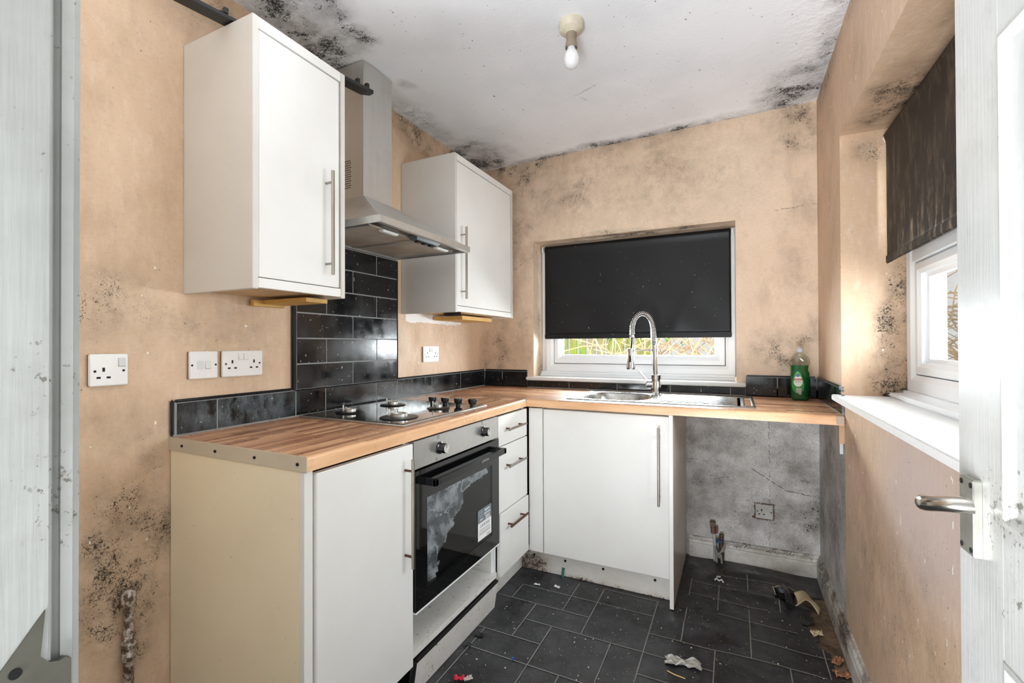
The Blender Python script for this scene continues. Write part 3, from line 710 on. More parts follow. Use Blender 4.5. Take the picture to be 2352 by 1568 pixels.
for S_, x in ((sp, (.001, .012, -1.953, -1.942, .902, 1.013)), (sp, (.001, .012, -1.942, -1.528, 1.003, 1.013)), (sp, (.001, .012, -1.528, -1.508, 1.003, 1.606)),
          (sp, (.001, .012, -.908, -.013, 1.003, 1.012)), (sp, (.001, .012, -.914, -.908, 1.003, 1.606)),
          (sp2, (.014, .327, -.012, -.001, 1.003, 1.012)), (sp2, (1.603, XR-.014, -.012, -.001, 1.003, 1.012)), (sp3, (XR-.012, XR-.001, -.553, -.014, 1.003, 1.012))):
    obj('edge_trim', B().box(*x, .004, 3), M_TRIMB, S_, 40)
b = B()
for k in range(14):
    z = .91+.1*R.random() if k > 4 else 1.0+.012*R.random(); b.ball((XR-.005, -.602 if k > 4 else -.553, z), .004+.004*R.random(), (1, .6, 1.2), 1)
obj('broken_tile_edge', b, simple('crumbled adhesive', (120, 126, 132), .7, var=.6), sp3, True)

# ------------------------------------------------------------------ worktops
def edge_poly(x0, x1, z0=.862, z1=.900, r=.010):
    p = [(x0, z0), (x1, z0)]
    for k in range(7):
        a = k/6*pi/2; p.append((x1-r+r*math.cos(a), z1-r+r*math.sin(a)))
    p.append((x0, z1)); return p
wl = thing('worktop', (0.3, -1.3, .862), 'left run of wood block effect worktop carrying the gas hob', 'worktop')
b = B().prism(edge_poly(.002, .592), 1, -1.950, -.6140); obj('slab', b, M_WOODY, wl, 30)
b = B().box(.002, .596, -1.9535, -1.9500, .861, .901, .001); es = obj('end_strip', b, M_STRIPEND, wl, label='grimy white metal end strip')
for x in (.07, .23, .40, .565): obj('screw', B().cyl((x, -1.956, .880), (x, -1.953, .880), .0042, seg=14), M_DARK, es)
b = B().box(.02, .594, -.6135, -.6105, .88, .9022, .0006); obj('joint_strip', b, M_STEEL, wl)
wb = thing('worktop', (1.0, -.3, .862), 'back run of wood block effect worktop holding the steel sink under the window', 'worktop')
b = B()
b.prism([(-a, z) for a, z in edge_poly(.55, .610)], 0, .602, XR-.002)
b.box(.002, .602, -.6105, -.55, .862, .900)
b.box(.002, .80, -.55, -.010, .862, .900); b.box(1.18, XR-.002, -.55, -.010, .862, .900); b.box(.80, 1.18, -.55, -.51, .862, .900); b.box(.80, 1.18, -.10, -.010, .862, .900)
obj('slab', b, M_WOODX, wb, 30)
b = B(); b.box(XR-.028, XR-.003, -.618, -.6, .866, .898, .002); obj('torn_edge_strip', b, simple('bare torn edging', (196, 176, 160), .7, var=.5), wb)

# ------------------------------------------------------------------ wall cupboards
def bar_handle(parent, x, y, z0, z1, r=.0055, out=.032, ax='x', post=None, local=False):
    """vertical bar handle, standing off the door face"""
    d = Vector((1, 0, 0)) if ax == 'x' else Vector((0, -1, 0)); o = Vector((x, y, 0))
    b = B(); b.cyl(o+d*out+Vector((0, 0, z0)), o+d*out+Vector((0, 0, z1)), r, seg=18, bev=.001)
    h = obj('handle', b, M_HANDLE, parent, 40)
    for z in (z0+.038, z1-.038):
        obj('handle_post', B().cyl(o+Vector((0, 0, z)), o+d*(out-r*.5)+Vector((0, 0, z)), r*.72, seg=12), post or M_HANDLE, h, 40)
    return h
def wall_cupboard(y0, y1, zb, zt, label, hy, hz0, hz1, D=.332):
    t = thing('wall_cupboard', ((D)/2, (y0+y1)/2, zb), label, 'wall cupboard', 'white kitchen wall cupboards')
    s = .018
    b = B(); b.box(0.001, D, y0, y0+s, zb, zt, .0012); obj('side_panel', b, M_WHITE2, t)
    b = B(); b.box(0.001, D, y1-s, y1, zb, zt, .0012); obj('side_panel', b, M_WHITE2, t)
    b = B(); b.box(D-.020, D-.001, y0+s+.0005, y1-s-.0005, zt-.032, zt, .001); obj('top_rail', b, M_WHITE, t)
    b = B(); b.box(D-.020, D-.001, y0+s+.0005, y1-s-.0005, zb+.004, zb+.032, .001); obj('bottom_rail', b, M_WHITE, t)
    b = B(); b.box(.001, D-.021, y0+s, y1-s, zb+.012, zb+.028); obj('base_panel', b, M_UNDER, t)
    b = B(); b.box(.001, .010, y0+s, y1-s, zb+.03, zt-.02); b.box(.01, D-.021, y0+s, y1-s, zt-.018, zt-.002); obj('carcass', b, M_WHITE2, t)
    b = B(); b.box(D-.024, D-.003, y0+s+.002, y1-s-.006, zb+.035, zt-.036, .0015); dd = obj('door', b, M_WHITE, t)
    bar_handle(dd, D-.003, hy, hz0, hz1)
    return t
c1 = wall_cupboard(-1.9125, -1.5715, 1.340, 2.120, 'tall white wall cupboard left of the cooker hood', -1.652, 1.410, 1.755)
b = B(); b.box(.012, .25, -1.665, -1.575, 1.326, 1.340); b.box(.012, .03, -1.70, -1.575, 1.318, 1.3395, .001); obj('batten', b, M_YELLOW, c1)
b = B(); b.cyl((.18, -1.85, 1.3515), (.18, -1.85, 1.353), .004); obj('screw', b, M_DARK, c1)
c2 = wall_cupboard(-.871, -.232, 1.338, 2.117, 'white wall cupboard in the corner right of the cooker hood', -.815, 1.405, 1.762)
b = B(); b.box(.012, .20, -.60, -.26, 1.318, 1.339); obj('batten', b, M_YELLOW, c2)
b = B(); b.hull([(.20+.055*math.cos(a), -.70+.022*math.sin(a), z) for a in [k*pi/10 for k in range(20)] for z in (1.330, 1.350)]); lt = obj('under_light', b, simple('black and chrome lamp', (60, 58, 56), .2, .9), c2)
b = B(); b.hull([(.20+.045*math.cos(a), -.70+.015*math.sin(a), z) for a in [k*pi/10 for k in range(20)] for z in (1.3275, 1.331)]); obj('lens', b, M_CLEAR, lt)
# unpainted plaster left white under the corner cupboard
# black plastic strip with clips lying on the cupboards
rl = thing('clip_strip', (.25, -1.7, 2.121), 'long black plastic strip with clips lying on top of the tall wall cupboard', 'plastic strip')
a, c = Vector((.175, -2.14, 2.150)), Vector((.312, -1.425, 2.150)); dirv = (c-a).normalized(); sd = dirv.cross(Vector((0, 0, 1)))
def along(k, s, z): return a.lerp(c, k)+sd*s+Vector((0, 0, z))
a.z = c.z = 2.124
b = B(); b.hull([along(k, s, z) for k in (0, .96) for s in (-.022, .022) for z in (0, .009)] + [along(1, s, z) for s in (-.006, .018) for z in (.003, .016)])
strip_o = obj('rail', b, M_BLACKP, rl)
for k in (.30, .50, .70, .91, .965):
    b = B(); b.hull([along(k+dk, s, z) for dk in (-.012, .012) for s in (-.010, .006) for z in (.009, .024)]); b.hull([along(k+dk, s, z) for dk in (.0, .016) for s in (-.004, .012) for z in (.02, .036)]); obj('clip', b, M_BLACKP, rl)

# ------------------------------------------------------------------ cooker hood
hd = thing('cooker_hood', (.2, -1.22, 1.6), 'stainless steel chimney cooker hood above the hob', 'cooker hood')
HX, HY0, HY1, HZ = .445, -1.521, -.918, 1.608
CX, CY0, CY1 = .165, -1.309, -1.133
b = B(); b.box(0.001, HX-.02, HY0, HY0+.004, HZ, HZ+.026); b.box(.001, HX-.02, HY1-.004, HY1, HZ, HZ+.026); b.box(HX-.022, HX, HY0, HY1, HZ, HZ+.026, .002); b.box(.001, .02, HY0, HY1, HZ, HZ+.026)
obj('rim', b, M_HOOD, hd, 40)
b = B(); tb = bmesh.new()
lo = [(.002, HY0+.002), (HX-.012, HY0+.002), (HX-.012, HY1-.002), (.002, HY1-.002)]; hi = [(.002, CY0-.002), (CX+.002, CY0-.002), (CX+.002, CY1+.002), (.002, CY1+.002)]
rings = []
for k in range(9):
    f = k/8; e = f**.85
    rings.append([tb.verts.new((l[0]+(h[0]-l[0])*f, l[1]+(h[1]-l[1])*f, HZ+.026+(1.800-HZ-.026)*f)) for l, h in zip(lo, hi)])
for p, q in zip(rings, rings[1:]):
    for k in range(4): tb.faces.new((p[k], p[(k+1) % 4], q[(k+1) % 4], q[k]))
bmesh.ops.recalc_face_normals(tb, faces=tb.faces); b._take(tb); obj('canopy', b, M_HOOD, hd, 25)
b = B(); b.box(.001, CX, CY0, CY1, 1.795, 2.368, .0015); ch = obj('chimney', b, M_HOOD, hd)
b = B()
for i in range(9):
    for j in range(13):
        x = .020+i*.0085+(.004 if j % 2 else 0); z = 1.845+j*.0095; b.cyl((x, CY0-.0006, z), (x, CY0+.001, z), .0028, seg=6)
v = obj('vent_holes', b, M_DARK, ch); v['kind'] = 'stuff'
for (a0, a1) in ((HY0+.03, -1.222), (-1.216, HY1-.03)):
    b = B(); b.box(.035, HX-.085, a0, a1, HZ+.006, HZ+.014, .002); f = obj('grease_filter', b, M_FILTER, hd)
    for q0, q1 in ((a0-.002, a0+.005), (a1-.005, a1+.002)): obj('filter_frame', B().box(.030, HX-.080, q0, q1, HZ+.003, HZ+.014), M_STEEL, f)
b = B(); b.box(HX-.080, HX-.022, HY0+.004, HY1-.004, HZ+.010, HZ+.016); obj('underside_panel', b, simple('grimy dark steel', (98, 82, 68), .35, .8, .6), hd)
for y in (-1.37, -1.02):
    b = B(); b.box(HX-.105, HX-.082, y-.045, y+.045, HZ-.001, HZ+.010, .003); obj('lamp_lens', b, M_WPLAST, hd)
b = B(); b.hull([(HX-.078, -1.275, HZ+.010), (HX-.030, -1.275, HZ+.010), (HX-.078, -1.105, HZ+.010), (HX-.030, -1.105, HZ+.010), (HX-.072, -1.265, HZ-.006), (HX-.040, -1.265, HZ-.006), (HX-.072, -1.12, HZ-.006), (HX-.040, -1.12, HZ-.006)]); cp = obj('control_panel', b, simple('grey control plastic', (72, 80, 88), .35), hd)
for k in range(3):
    b = B(); y = -1.235+k*.045; b.box(HX-.068, HX-.050, y-.012, y+.012, HZ-.012, HZ-.004, .001); obj('slider', b, M_BLACKP, cp)
b = B()
for k in range(5): b.tube([(CX+.0006, CY0+.03+.015*k+.004*math.sin(k*9), 2.20-.015*k), (CX+.0006, CY0+.05+.02*k, 2.08-.01*k), (CX+.0006, CY0+.10+.016*k, 1.99-.02*k)], .0006, 4)

# ------------------------------------------------------------------ hob
hb = thing('gas_hob', (.29, -1.23, .9), 'four burner gas hob without pan supports on the left worktop', 'gas hob')
b = B(); b.box(.032, .545, -1.520, -.937, .9005, .907, .003, 3); obj('rim', b, M_STEEL, hb, 40)
b = B(); b.box(.042, .533, -1.508, -.949, .905, .9085, .001); obj('hob_plate', b, M_HOBG, hb)
for x, y, r in ((.165, -1.385, .036), (.170, -1.135, .036), (.425, -1.400, .050), (.415, -1.135, .028)):
    b = B(); b.lathe([(r+.022, 0), (r+.018, .004), (r*.9, .006), (r*.6, .006)], (x, y, .908), 40); bu = obj('burner', b, M_BLACKP, hb, 40)
    b = B(); b.lathe([(r*.62, .004), (r*.62, .016), (r*.50, .018), (r*.42, .016), (r*.40, .006)], (x, y, .908), 36); obj('burner_cup', b, simple('pale alloy', (214, 210, 204), .35, .8), bu, 40)
    b = B(); b.cyl((x-r*.85, y-.006, .908), (x-r*.85, y-.006, .938), .003, seg=10); b.cyl((x-r*.85, y+.008, .908), (x-r*.85, y+.008, .930), .002, seg=8); obj('igniter', b, simple('white ceramic', (228, 222, 214), .3), bu, 40)
for k, x in enumerate((.312, .380, .449, .522)):
    b = B(); b.lathe([(.012, 0), (.011, .010), (.0175, .013), (.0205, .030), (.0195, .033), (0, .033)], (x, -1.030, .9085), 28); kn = obj('knob', b, M_BLACKP, hb, 40)
    b = B(); b.lathe([(.0185, .033), (.0185, .0338), (0, .0338)], (x, -1.030, .9085), 28); obj('knob_cap', b, M_HANDLE if k != 3 else M_BLACKP, kn)

# ------------------------------------------------------------------ left base cupboard
FX = .592
lc = thing('base_cupboard', (.3, -1.73, 0), 'white single door base cupboard with cream side at the near end of the worktop', 'base cupboard')
b = B(); b.box(.004, .566, -1.950, -1.932, .0, .861, .001); obj('side_panel', b, M_CREAM, lc, label='cream end panel')
b = B(); b.box(.566, FX-.008, -1.950, -1.924, .0, .860, .001); obj('front_edge', b, M_WHITE, lc)
b = B(); b.box(.004, .560, -1.930, -1.914, .12, .86); b.box(.004, .560, -1.545, -1.529, .12, .86); b.box(.004, .56, -1.93, -1.53, .12, .136); obj('carcass', b, M_WHITE2, lc)
b = B(); b.box(.570, FX, -1.920, -1.531, .118, .851, .0018); d = obj('door', b, M_WHITE, lc)
bar_handle(d, FX, -1.572, .463, .812, post=M_RUST)
b = B(); b.box(.566, .5665, -1.92, -1.535, .853, .860); obj('top_rail', b, M_UNDER, lc)

# ------------------------------------------------------------------ oven
ov = thing('built_in_oven', (.3, -1.23, .29), 'black glass and steel built-in electric oven under the hob', 'oven')
OY0, OY1 = -1.526, -.931
b = B(); b.box(.575, FX, OY0, OY1, .762, .856, .001); cp = obj('control_panel', b, M_STEEL, ov)
b = B(); b.box(.04, .573, OY0+.02, OY0+.03, .30, .85); b.box(.04, .573, OY1-.03, OY1-.02, .30, .85); b.box(.04, .05, OY0+.02, OY1-.02, .30, .85); b.box(.04, .573, OY0+.02, OY1-.02, .84, .85); b.box(.04, .573, OY0+.02, OY1-.02, .30, .31)
obj('cavity', b, simple('dark enamel', (52, 50, 48), .3), ov)
for y, z in ((-1.380, .808), (-1.062, .812)):
    b = B(); b.lathe([(.0215, 0), (.0215, .006), (.018, .008), (.018, .026), (.0165, .030), (0, .030)], (0, 0, 0), 28, Matrix.Translation((FX, y, z)) @ Matrix.Rotation(pi/2, 4, 'Y')); kn = obj('knob', b, simple('knob black chrome', (70, 70, 72), .25, .8), ov, 40)
    b = B(); b.cyl((FX+.0298, y, z), (FX+.0312, y, z), .0155, seg=24); obj('knob_face', b, M_CHROME, kn, 40)
    b = B(); b.box(FX+.031, FX+.032, y-.0008, y+.0008, z+.003, z+.014); obj('pointer', b, M_DARK, kn)
b = B()
def mark_ring(y, z, n, r0):
    for k in range(n):
        a = k*2*pi/n; b.box(FX, FX+.0006, y+r0*math.sin(a)-.0012, y+r0*math.sin(a)+.0012, z+r0*math.cos(a)-.0012, z+r0*math.cos(a)+.0012)
mark_ring(-1.062, .812, 9, .030)
for (y, z, ww, hh) in ((-1.388, .8475, .010, .010), (-1.398, .771, .009, .009)):
    for (a0, a1, b0, b1) in ((-1, 1, .85, 1), (-1, 1, -1, -.85), (-1, -.8, -1, 1), (.8, 1, -1, 1)): b.box(FX, FX+.0005, y+a0*ww/2, y+a1*ww/2, z+b0*hh/2, z+b1*hh/2)
for z, r in ((.846, .0035), (.852, .0028)):
    for k in range(10):
        a = k*2*pi/10; b.box(FX, FX+.0005, -1.072+r*math.cos(a)-.0006, -1.072+r*math.cos(a)+.0006, z+r*math.sin(a)-.0006, z+r*math.sin(a)+.0006)
obj('printed_symbols', b, M_DARK, cp)
# door: glass frame with a see-through window
DX0, DX1, dz0, dz1 = .578, .598, .292, .757; wy0, wy1, wz0, wz1 = -1.462, -.996, .352, .655
b = B(); b.box(DX0, DX1, OY0, wy0, dz0, dz1); b.box(DX0, DX1, wy1, OY1, dz0, dz1); b.box(DX0, DX1, wy0, wy1, dz0, wz0); b.box(DX0, DX1, wy0, wy1, wz1, dz1)
dd = obj('door', b, M_BLACKG, ov, label='black glass oven door')
b = B(); b.box(DX1-.004, DX1-.0005, wy0, wy1, wz0, wz1); obj('door_window', b, M_OVENG, dd)
b = B(); b.box(DX0, DX1+.001, OY0, OY1, dz0-.006, dz0-.0005); obj('door_bottom_edge', b, M_UPVC, dd)
b = B(); b.hull([(DX1+.034, OY0+.052, z) for z in (.700, .722)] + [(DX1+.044, OY0+.052, z) for z in (.700, .722)] + [(DX1+.034, OY1-.012, z) for z in (.700, .722)] + [(DX1+.044, OY1-.012, z) for z in (.700, .722)])
for y in (OY0+.052, OY1-.030):
    b.box(DX1, DX1+.044, y, y+.018, .700, .722, .001)
dh = obj('door_handle', b, M_BLACKP, dd)
b = text_b('LAMONA', .014, frameM((DX1+.0442, -1.13, .711), (0, 1, 0), (0, 0, 1))); obj('handle_lettering', b, simple('grey print', (170, 170, 170), .4), dh)
# film crumpled behind the glass
Pf = [(-1.462, .655), (-1.08, .655), (-1.0, .648), (-1.005, .625), (-1.10, .610), (-1.19, .588), (-1.21, .545), (-1.30, .470), (-1.385, .425), (-1.37, .39), (-1.40, .345), (-1.462, .335)]
def film():
    tb = bmesh.new(); n = 46; vs = {}
    for i in range(n+1):
        for j in range(n+1):
            y = -1.47+.48*i/n; z = .33+.33*j/n
            if inpoly(y, z, Pf):
                q = Vector((y*9+z*6, z*5-y*3, 3)); f = abs(mnoise.noise(q*1.3))*.022+abs(mnoise.noise(Vector((y*30+z*18, z*16, 1))))*.012
                vs[i, j] = tb.verts.new((.590-f, y, z))
    for i in range(n):
        for j in range(n):
            k = [(i, j), (i+1, j), (i+1, j+1), (i, j+1)]
            if all(q in vs for q in k): tb.faces.new([vs[q] for q in k])
    b = B(); b._take(tb); return b
t = T('crumpled clear film'); tr_ = t.nd('ShaderNodeBsdfTransparent'); gl = t.nd('ShaderNodeBsdfGlossy'); gl.inputs['Roughness'].default_value = .12; df = t.nd('ShaderNodeBsdfDiffuse'); df.inputs[0].default_value = (.86, .90, .92, 1)
m_a = t.nd('ShaderNodeMixShader'); m_b = t.nd('ShaderNodeMixShader'); m_a.inputs[0].default_value = .30; t.st(m_b.inputs[0], t.mx(t.mr(t.noise(14, 4, .6), .42, .62, .22, .8), t.mr(t.m2('ABSOLUTE', t.m2('SUBTRACT', t.noise(7, 3, .5, dist=.6), .5)), .022, .0, 0, 1)))  # crease highlights painted in: thin ridge lines made white and opaque
t.nt.links.new(df.outputs[0], m_a.inputs[1]); t.nt.links.new(gl.outputs[0], m_a.inputs[2]); t.nt.links.new(tr_.outputs[0], m_b.inputs[1]); t.nt.links.new(m_a.outputs[0], m_b.inputs[2]); t.nt.links.new(m_b.outputs[0], t.out.inputs[0])
obj('packing_film', film(), t.m, dd, 20, label='crumpled clear packing film behind the glass')
# sticker
sy0, sy1, sz0, sz1 = -1.118, -1.004, .368, .494
b = B(); b.box(DX1+.0001, DX1+.0006, sy0, sy1, sz0, sz1); sk_ = obj('sticker', b, simple('white sticker', (240, 240, 240), .4), dd, label='white and grey energy sticker')
b = B(); b.box(DX1+.0006, DX1+.0009, sy0, sy1, .440, sz1); obj('sticker_band', b, simple('sticker grey', (108, 120, 128), .4), sk_)
mw = simple('sticker white print', (240, 240, 240), .4)
b = text_b('Built-in', .015, frameM((DX1+.0010, sy0+.077, .482), (0, 1, 0), (0, 0, 1)), bold=.0003)
for body, y, z, s in (('guarantee', sy0+.078, .469, .013), ('years', sy0+.028, .452, .012), ('PARTS &', sy0+.080, .455, .010), ('LABOUR', sy0+.080, .446, .010)):
    q = text_b(body, s, frameM((DX1+.0010, y, z), (0, 1, 0), (0, 0, 1)), bold=.0002); me = bpy.data.meshes.new('x'); q.bm.to_mesh(me); b.bm.from_mesh(me); q.bm.free()
for k in range(20):
    a = k*2*pi/20; b.box(DX1+.0009, DX1+.0012, sy0+.022+.011*math.cos(a)-.003, sy0+.022+.011*math.cos(a)+.003, .475+.011*math.sin(a)-.003, .475+.011*math.sin(a)+.003)
obj('white_print', b, mw, sk_)
b = text_b('LAMONA', .019, frameM((DX1+.0008, (sy0+sy1)/2, .424), (0, 1, 0), (0, 0, 1)))
for k, (z, w_) in enumerate(((.409, .085), (.404, .09), (.397, .095), (.393, .095), (.389, .09))): b.box(DX1+.0006, DX1+.0008, sy0+.010, sy0+.010+w_, z, z+.0014)
b.box(DX1+.0006, DX1+.0008, sy0+.075, sy0+.100, .377, .379); b.box(DX1+.0006, DX1+.0008, sy0+.070, sy0+.104, .372, .374)
obj('grey_print', b, simple('sticker dark print', (110, 112, 116), .5), sk_)

# oven housing
oh = thing('oven_housing', (.3, -1.23, .0), 'open speckled white housing with a shelf showing below the oven', 'oven housing')
b = B(); b.box(.02, .583, OY0, OY1-.002, .140, .158); b.box(.583, .586, OY0, OY1-.002, .1385, .1595); obj('shelf', b, M_PLINTH, oh)
b = B(); b.box(.02, .566, OY1-.018, OY1-.0005, .158, .8605); s1 = obj('side_panel', b, M_PLINTH, oh)
b = B(); b.box(.02, .566, OY0-.0005, OY0+.017, .158, .8605); obj('side_panel', b, M_PLINTH, oh)
b = B(); b.box(.566, .578, OY1-.006, OY1+.003, .15, .285); obj('front_edge', b, M_UPVC, oh)
for x, z in ((.45, .205), (.49, .215), (.42, .23)): obj('screw', B().cyl((x, OY1-.0195, z), (x, OY1-.0175, z), .004, seg=10), M_DARK, s1)

# ------------------------------------------------------------------ drawer unit
du = thing('drawer_unit', (.3, -.75, 0), 'narrow white unit of three drawers between the oven and the corner', 'drawer unit')
b = B(); b.box(.02, .568, -.926, -.910, .12, .86); b.box(.02, .568, -.62, -.604, .12, .86); b.box(.02, .568, -.926, -.604, .12, .136); obj('carcass', b, M_WHITE2, du)
for z0, z1, hzz, dx, rust in ((.715, .851, .787, 0, 0), (.413, .710, .617, .001, 0), (.128, .409, .345, .008, 1)):
    b = B(); b.box(.570+dx, FX-.004+dx, -.915, -.600, z0, z1, .0018); dw = obj('drawer', b, M_WHITE, du)
    x = FX-.004+dx; b = B(); b.cyl((x+.030, -.862, hzz), (x+.030, -.672, hzz), .0055, seg=16, bev=.001); h = obj('handle', b, M_RUST if rust else M_HANDLE, dw, 40)
    for y in (-.835, -.699): obj('handle_post', B().cyl((x, y, hzz), (x+.027, y, hzz), .0042, seg=12), M_RUST, h, 40)

# ------------------------------------------------------------------ sink base
sc_ = thing('base_cupboard', (1.0, -.3, 0), 'white single door base cupboard beneath the kitchen sink', 'base cupboard')
b = B(); b.box(.594, .670, -.588, -.570, .122, .853, .001); obj('corner_filler', b, M_WHITE, sc_)
b = B(); b.box(.675, 1.281, -.590, -.570, .122, .850, .0018); d = obj('door', b, M_WHITE, sc_)
bar_handle(d, 1.240, -.590, .452, .802, ax='y')
b = B(); b.box(.66, .676, -.568, -.03, .12, .86); b.box(.66, 1.28, -.568, -.03, .12, .136); b.box(.66, 1.28, -.05, -.03, .12, .72); b.box(.68, 1.28, -.568, -.55, .845, .8605); obj('carcass', b, M_WHITE2, sc_)
M_ENDP = board_white('discoloured end panel', (212, 200, 190), .3, .5, .3, (168, 150, 136))
b = B(); b.box(1.285, 1.3005, -.612, -.006, .004, .861, .001); ep = obj('end_panel', b, M_ENDP, sc_)
b = B(); b.box(1.2845, 1.301, -.6135, -.6115, .004, .861); obj('panel_edging', b, M_WHITE, ep)

# plinths
pb = thing('plinth_board', (.9, -.53, 0), 'mouldy white plinth board under the sink cupboard', 'plinth')
t = T('mouldy white plinth'); col = lin((228, 225, 218)); zz = t.sep(t.pos())
mk = t.mx(t.blob((.55, -.53, .03), (.22, .2, .14), 1.3), t.m2('MULTIPLY', t.mr(zz[2], .035, .0), 1.1), .22)
col = t.mould(col, mk, dark=(70, 44, 30), smudge=(146, 112, 84), s1=160, s2=60)
M_PLM = t.fin(col, .5)
b = B(); b.box(.530, 1.2845, -.536, -.518, .0015, .119, .001); p = obj('board', b, M_PLM, pb)
for x in (.60, .77, .965, 1.21): obj('screw', B().cyl((x, -.5385, .080), (x, -.5355, .080), .0062, seg=14), M_DARK, p)
pr_ = thing('plinth_board', (.53, -.72, 0), 'short speckled plinth board fixed under the drawer unit', 'plinth')
b = B(); b.box(.513, .529, -.868, -.536, .0015, .121, .001); p = obj('board', b, M_PLINTH, pr_)
for y in (-.60, -.80): obj('screw', B().cyl((.5285, y, .09 if y > -.7 else .075), (.5315, y, .09 if y > -.7 else .075), .005, seg=12), M_DARK, p)
pl_ = thing('plinth_board', (.57, -1.22, 0), 'long speckled plinth board pulled forward below the oven, black seal along its top', 'plinth')
Mx = Matrix.Translation((.573, -1.23, .0015)) @ Matrix.Rotation(math.radians(9), 4, 'Y')
b = B(); b.box(-.014, .002, -.285, .297, 0, .118, .001, mat=Mx); p = obj('board', b, M_PLINTH, pl_)
b = B(); b.box(-.017, .003, -.285, .297, .118, .129, .002, mat=Mx); b.box(-.012, .004, -.300, -.285, .0, .126, .002, mat=Mx); obj('seal_strip', b, M_BLACKP, p)
b = B(); b.box(.50, .518, -1.93, -1.53, .0015, .116, .001); solo('plinth_board', b, M_PLINTH, 'white plinth board set back under the near base cupboard', 'plinth')

# ------------------------------------------------------------------ sink and tap
sk1 = thing('kitchen_sink', (1.2, -.3, .9), 'stainless steel inset sink with bowl left and ribbed drainer right', 'sink')
SX0, SX1, SY0, SY1 = .775, 1.632, -.535, -.068
def sinkz(u, v):
    x = SX0+(SX1-SX0)*u; y = SY0+(SY1-SY0)*v; z = .9045
    e = min(x-SX0, SX1-x, y-SY0, SY1-y)
    if e < .006: z = .9008+.0037*(e/.006)
    elif e > .014: z -= .0015*min(1, (e-.014)/.006)
    bx, by = (x-.990)/.178, (y+.305)/.188
    rr = (abs(bx)**3.2+abs(by)**3.2)**(1/3.2)
    if rr < 1.0:
        k = min(1, (1-rr)/.24); k = k*k*(3-2*k); z -= .135*k
    elif rr < 1.09: z -= .0012
    if 1.205 < x < 1.585 and -.495 < y < -.115:
        m = min(1, min(x-1.205, 1.585-x)/.012, min(y+.495, -.115-y)/.012)
        z -= .003*m
        if x < 1.56: z += .0042*m*max(0, math.sin((y+.495)/.38*2*pi*9))**.8
    if 1.59 < x < 1.618 and -.47 < y < -.14: z -= .004
    return (x, y, z)
b = B(); b.grid(sinkz, 230, 130); o = obj('basin', b, M_SINK, sk1, 180); so = o.modifiers.new('s', 'SOLIDIFY'); so.thickness = .0008; so.offset = -1
b = B(); b.lathe([(.036, 0), (.036, .002), (.028, .001), (0, -.001)], (.99, -.305, .7685), 30); obj('waste', b, M_CHROME, sk1, 40)

tp = thing('mixer_tap', (1.163, -.158, .903), 'chrome spring neck mixer tap standing at the back of the sink', 'tap')
TX, TY = 1.163, -.160
b = B(); b.lathe([(.030, 0), (.030, .004), (.0265, .006), (.0265, .058), (.0245, .064), (.0245, .082), (.028, .083), (.028, .108), (.016, .110)], (TX, TY, .9035), 36); obj('body', b, M_CHROME, tp, 40)
b = B(); b.tube([(TX-.012, TY, .957), (TX-.046, TY-.006, .957)], .021, 24); b.ball((TX-.046, TY-.006, .957), .021, (.5, 1, 1), 3); lv = obj('lever_ball', b, M_CHROME, tp, 60)
b = B(); b.tube([(TX-.040, TY-.004, .972), (TX-.088, TY-.012, 1.030)], [.0045, .004], 12); obj('lever', b, M_CHROME, lv, 60)
b = B(); b.tube([(TX-.003, TY, 1.010), (TX-.008, TY, 1.175)], .0125, 24); b.tube([(TX-.005, TY, 1.115), (TX-.008, TY, 1.175)], .0145, 24); obj('riser', b, M_CHROME, tp, 60)
arc = []
lx, rx = 1.040, TX-.010
for k in range(12): arc.append(Vector((rx+(.0-.004)*k/11, TY, 1.175+.085*k/11)))
cx_ = (lx+rx-.004)/2; ra = (rx-.004-lx)/2
for k in range(1, 30):
    a = pi*k/30; arc.append(Vector((cx_+ra*math.cos(a), TY-.02*k/30, 1.260+1.75*ra*math.sin(a)*.92)))
for k in range(5): arc.append(Vector((lx, TY-.02, 1.260-.034*k/4)))
b = B(); b.tube(arc, .0075, 12); b.tube([arc[-1], Vector((lx-.002, TY-.02, 1.19)), Vector((lx-.006, TY-.02, 1.150))], .0058, 12); obj('hose', b, M_BLACKP, tp, 60)
def coil(path, r, wire, turns):
    L = [0]
    for p, q in zip(path, path[1:]): L.append(L[-1]+(q-p).length)
    n = turns*14; out = []
    for k in range(n+1):
        s = L[-1]*k/n; i = max(j for j in range(len(L)) if L[j] <= s+1e-9); i = min(i, len(path)-2); f = (s-L[i])/(L[i+1]-L[i])
        p = path[i].lerp(path[i+1], f); t = (path[i+1]-path[i]).normalized(); ny = Vector((0, 1, 0)); nx = ny.cross(t).normalized(); a = 2*pi*k/14
        out.append(p+(nx*math.cos(a)+ny*math.sin(a))*r)
    b = B(); b.tube(out, wire, 6); return b
b = coil(arc, .0128, .0021, 46); b.cyl(arc[-1]+Vector((0, 0, .004)), arc[-1]-Vector((0, 0, .010)), .0148, seg=20)
obj('spring', b, M_CHROME, tp, 60)
b = B(); hx, hy = lx-.008, TY-.02
b.lathe([(.016, -.112), (.0245, -.110), (.025, -.098), (.018, -.052), (.0155, -.030), (.0165, 0), (.012, .002)], (hx, hy, 1.150), 30); sh = obj('spray_head', b, M_CHROME, tp, 50)
b = B(); b.box(hx-.006, hx+.006, hy-.0225, hy-.014, 1.078, 1.115, .002); obj('spray_button', b, M_BLACKP, sh)
b = B(); b.tube([(TX-.008, TY, 1.146), (hx+.018, hy, 1.143)], .0042, 12); b.lathe([(.0195, -.012), (.0195, .012)], (hx, hy, 1.143), 26); b.lathe([(.0175, -.010), (.0175, .010)], (TX-.007, TY, 1.146), 26); obj('holder_arm', b, M_CHROME, tp, 50)

